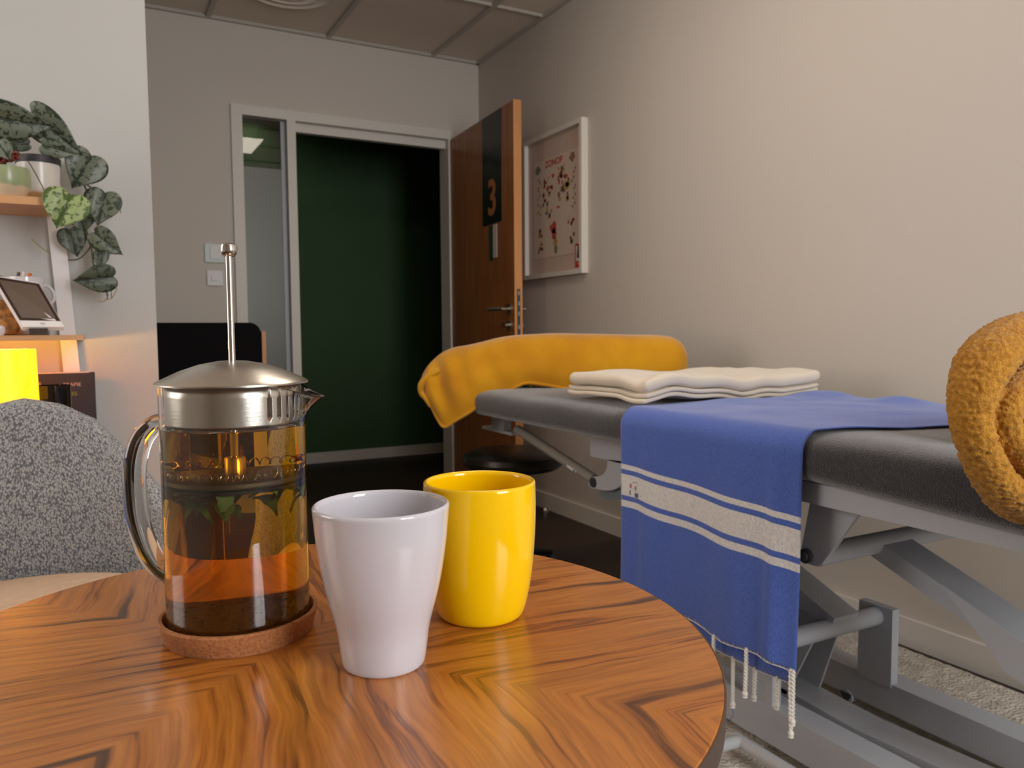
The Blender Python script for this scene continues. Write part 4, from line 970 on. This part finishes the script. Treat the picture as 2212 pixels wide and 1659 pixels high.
# smooth along the length
cs = [spline([r[j] for r in rows], 5) for j in range(8)]
L_ = len(cs[0]); sec = [spline([cs[j][i] for j in range(8)], 5) for i in range(L_)]
V = []
for i, s_ in enumerate(sec):
    row = []
    for j, p in enumerate(s_):
        k = j/len(s_); q = Vector(p)
        lft = max(0, 1-i/(L_*.5))
        amp = .013*lft+.003
        q += Vector((axn.x, axn.y, .2))*(amp*math.sin(i*.75+j*.10)*(.3+.7*lft)*math.sin(PI*min(1, k*1.6)) + .006*nz(p, 9, 3))
        row.append(bmB.verts.new(q))
    V.append(row)
for i in range(len(V)-1):
    for j in range(len(V[0])-1): bmB.faces.new((V[i][j], V[i+1][j], V[i+1][j+1], V[i][j+1]))
bmB.faces.new(V[-1])
bl = thing('blanket_roll', (1.43, 2.25, BZ), 'mustard yellow fleece blanket draped over a bolster at the far end of the bed', 'blanket')
o = obj('blanket', bmB, M_yblanket, bl, auto=0); md = o.modifiers.new('s', 'SOLIDIFY'); md.thickness = .006; md.offset = -1
bm = B(); hm = [Vector(v)+Vector((axn.x*.002, axn.y*.002, .0)) for v in cs[0]]
tube(bm, hm, .0055, 8); obj('hem', bm, M_yblanket, bl)
bm = B(); a_ = apl(1130, 775, 0); b_ = apl(1462, 772, 0); a_.z = b_.z = BZ+.088; tube(bm, [a_, a_.lerp(b_, .03), a_.lerp(b_, .97), b_], [.055,.072,.072,.055], 28); obj('bolster', bm, M_yblanket, bl)
# curled corner at the tip of the drape
bm = B(); tube(bm, [apl(952,800,.03), apl(925,815,.03), apl(910,832,.035), apl(912,852,.03), apl(930,868,.03)], [.012,.013,.012,.010,.006], 12, smooth_path=4, sx=1.4, ref=(axn.x,axn.y,0)); obj('curled_edge', bm, M_yblanket, bl)
bm = B()
for (u, v, r) in ((1148,843,.011),(1160,840,.010),(1173,842,.012),(1186,844,.011),(1198,846,.010),(1140,846,.008)): p = apl(u, v, .055); sphere(bm, (p.x, p.y, max(p.z, BZ+.012)), r, 12, (1.2,.9,.8))
obj('bunched_fold', bm, M_yblanket, bl)

# ------------------------------------------------------------------ curly fleece throw on the near part of the bed
rb = thing('fleece_throw', (1.25, .55, BZ), 'bunched curly mustard fleece throw hanging over the bed edge at the right', 'blanket')
def R3p(u, v, y): return at(u, v, 1, y)
bm = B()
def roll(pts, rad, ydef=.60, sx=1.5, smooth_path=5):
    P = [R3p(q[0], q[1], q[2] if len(q) > 2 else ydef) for q in pts]
    tube(bm, P, rad, 20, smooth_path=smooth_path, sx=sx, ref=(0,1,0))
roll([(2300,722,.60),(2232,706,.60),(2178,728,.595),(2132,776,.59),(2106,832,.59),(2096,886,.59),(2104,940,.585),(2128,1002,.58),(2160,1050,.575),(2210,1084,.57),(2280,1096,.57)], [.018,.020,.024,.026,.0225,.019,.018,.019,.021,.0225,.023])
roll([(2225,704,.64),(2160,722,.65),(2108,790,.65),(2090,870,.65),(2098,950,.64),(2126,1020,.63),(2160,1084,.61),(2212,1112,.60),(2300,1122,.60)], [.012,.016,.016,.015,.013,.012,.013,.014,.014])
roll([(2262,790,.60),(2222,812,.585),(2184,842,.575),(2164,880,.57),(2164,922,.57),(2184,962,.565),(2222,992,.56),(2290,1008,.56)], [.014,.016,.0175,.0175,.0170,.018,.020,.022])
roll([(2290,840,.59),(2246,858,.585),(2222,888,.58),(2228,922,.58),(2262,944,.575),(2300,950,.57)], [.015,.015,.0155,.016,.017,.018])
roll([(2188,1020,.60),(2216,1046,.585),(2262,1056,.58),(2320,1060,.58)], [.012,.014,.016,.017])
roll([(2292,770,.66),(2240,790,.67),(2200,850,.68),(2196,940,.68),(2240,1010,.67),(2300,1030,.66)], [.022,.022,.022,.024,.024,.024])
for c, r in (((2270,900,.74), .080), ((2350,930,.72), .09), ((2215,890,.74), .050), ((2280,1010,.72), .055)):
    p = R3p(*c); sphere(bm, p, r, 24, (1, .75, 1))
for c, r in (((1.34,.60,.800), .075), ((1.46,.64,.795), .080), ((1.36,.50,.785), .065), ((1.50,.52,.775), .060), ((1.57,.62,.775), .058), ((1.30,.46,.77), .05)):
    sphere(bm, c, r, 24, (1.1, 1.0, .85))
tube(bm, [(1.24,.44,.80),(1.34,.42,.80),(1.45,.46,.80),(1.55,.52,.80),(1.60,.62,.79),(1.54,.71,.80),(1.42,.73,.82),(1.30,.70,.83)], .034, 18, smooth_path=5)
tube(bm, [(1.30,.54,.87),(1.40,.53,.86),(1.50,.58,.85),(1.46,.65,.86),(1.36,.66,.88)], .030, 18, smooth_path=5)
o = obj('fleece', bm, M_robe, rb, auto=0)
md = o.modifiers.new('r', 'REMESH'); md.mode = 'VOXEL'; md.voxel_size = .0026; md.use_smooth_shade = True
md = o.modifiers.new('sm', 'SMOOTH'); md.iterations = 2; md.factor = .5
tx = bpy.data.textures.new('curl', 'CLOUDS'); tx.noise_scale = .004; tx.noise_depth = 2
md = o.modifiers.new('d', 'DISPLACE'); md.texture = tx; md.strength = .005; md.mid_level = .5
tx = bpy.data.textures.new('curl2', 'VORONOI'); tx.noise_scale = .006
md = o.modifiers.new('d2', 'DISPLACE'); md.texture = tx; md.strength = -.004; md.mid_level = .5

# ------------------------------------------------------------------ rolling stool
sxy = Vector((1.35, 2.50)); szz = .494
so = thing('rolling_stool', (sxy.x, sxy.y, 0), 'round black padded stool standing under the far end of the bed', 'stool')
bm = B(); lathe(bm, [(0,szz-.075),(.13,szz-.075),(.165,szz-.070),(.183,szz-.055),(.187,szz-.040),(.180,szz-.022),(.15,szz-.006),(.08,szz+.001),(0,szz+.002)], sxy, 72); obj('seat', bm, mat('black_leather', S(30,26,20), .32, bump=.15, bscale=300), so)
bm = B(); tube(bm, [(sxy.x,sxy.y,.10),(sxy.x,sxy.y,szz-.075)], .022, 20); obj('column', bm, M_chrome, so)
for k in range(5):
    a = 2*PI*k/5+.35; e = Vector((sxy.x+.22*math.cos(a), sxy.y+.22*math.sin(a), .062)); bm = B(); tube(bm, [(sxy.x,sxy.y,.11), e], [.018,.011], 12); lg = obj('leg', bm, M_black, so)
    bm = B(); tube(bm, [(e.x-.01,e.y,.026),(e.x+.01,e.y,.026)], .025, 18); tube(bm, [e, (e.x,e.y,.03)], .006, 8); obj('castor', bm, M_greydark, lg)

# ------------------------------------------------------------------ cream rug under the near end of the bed
bm = B(); random.seed(3)
def rug(u, v):
    x = .96+(2.03-.96)*u; y = -.4+(1.66+.4)*v
    e = min(u, 1-u, v, 1-v)*40
    return (x+.006*nz((x,y,0), 40, 1), y+.008*nz((x,y,0), 40, 2), .002+.014*min(1, e)+.004*nz((x,y,0), 60, 3)*min(1, e))
grid(bm, rug, 90, 150); o = obj('rug', bm, M_rug, None, auto=0, org=(1.5, .6, 0)); tag(o, 'cream deep pile rug on the floor under the bed frame', 'rug')
md = o.modifiers.new('s', 'SOLIDIFY'); md.thickness = .002; md.offset = -1
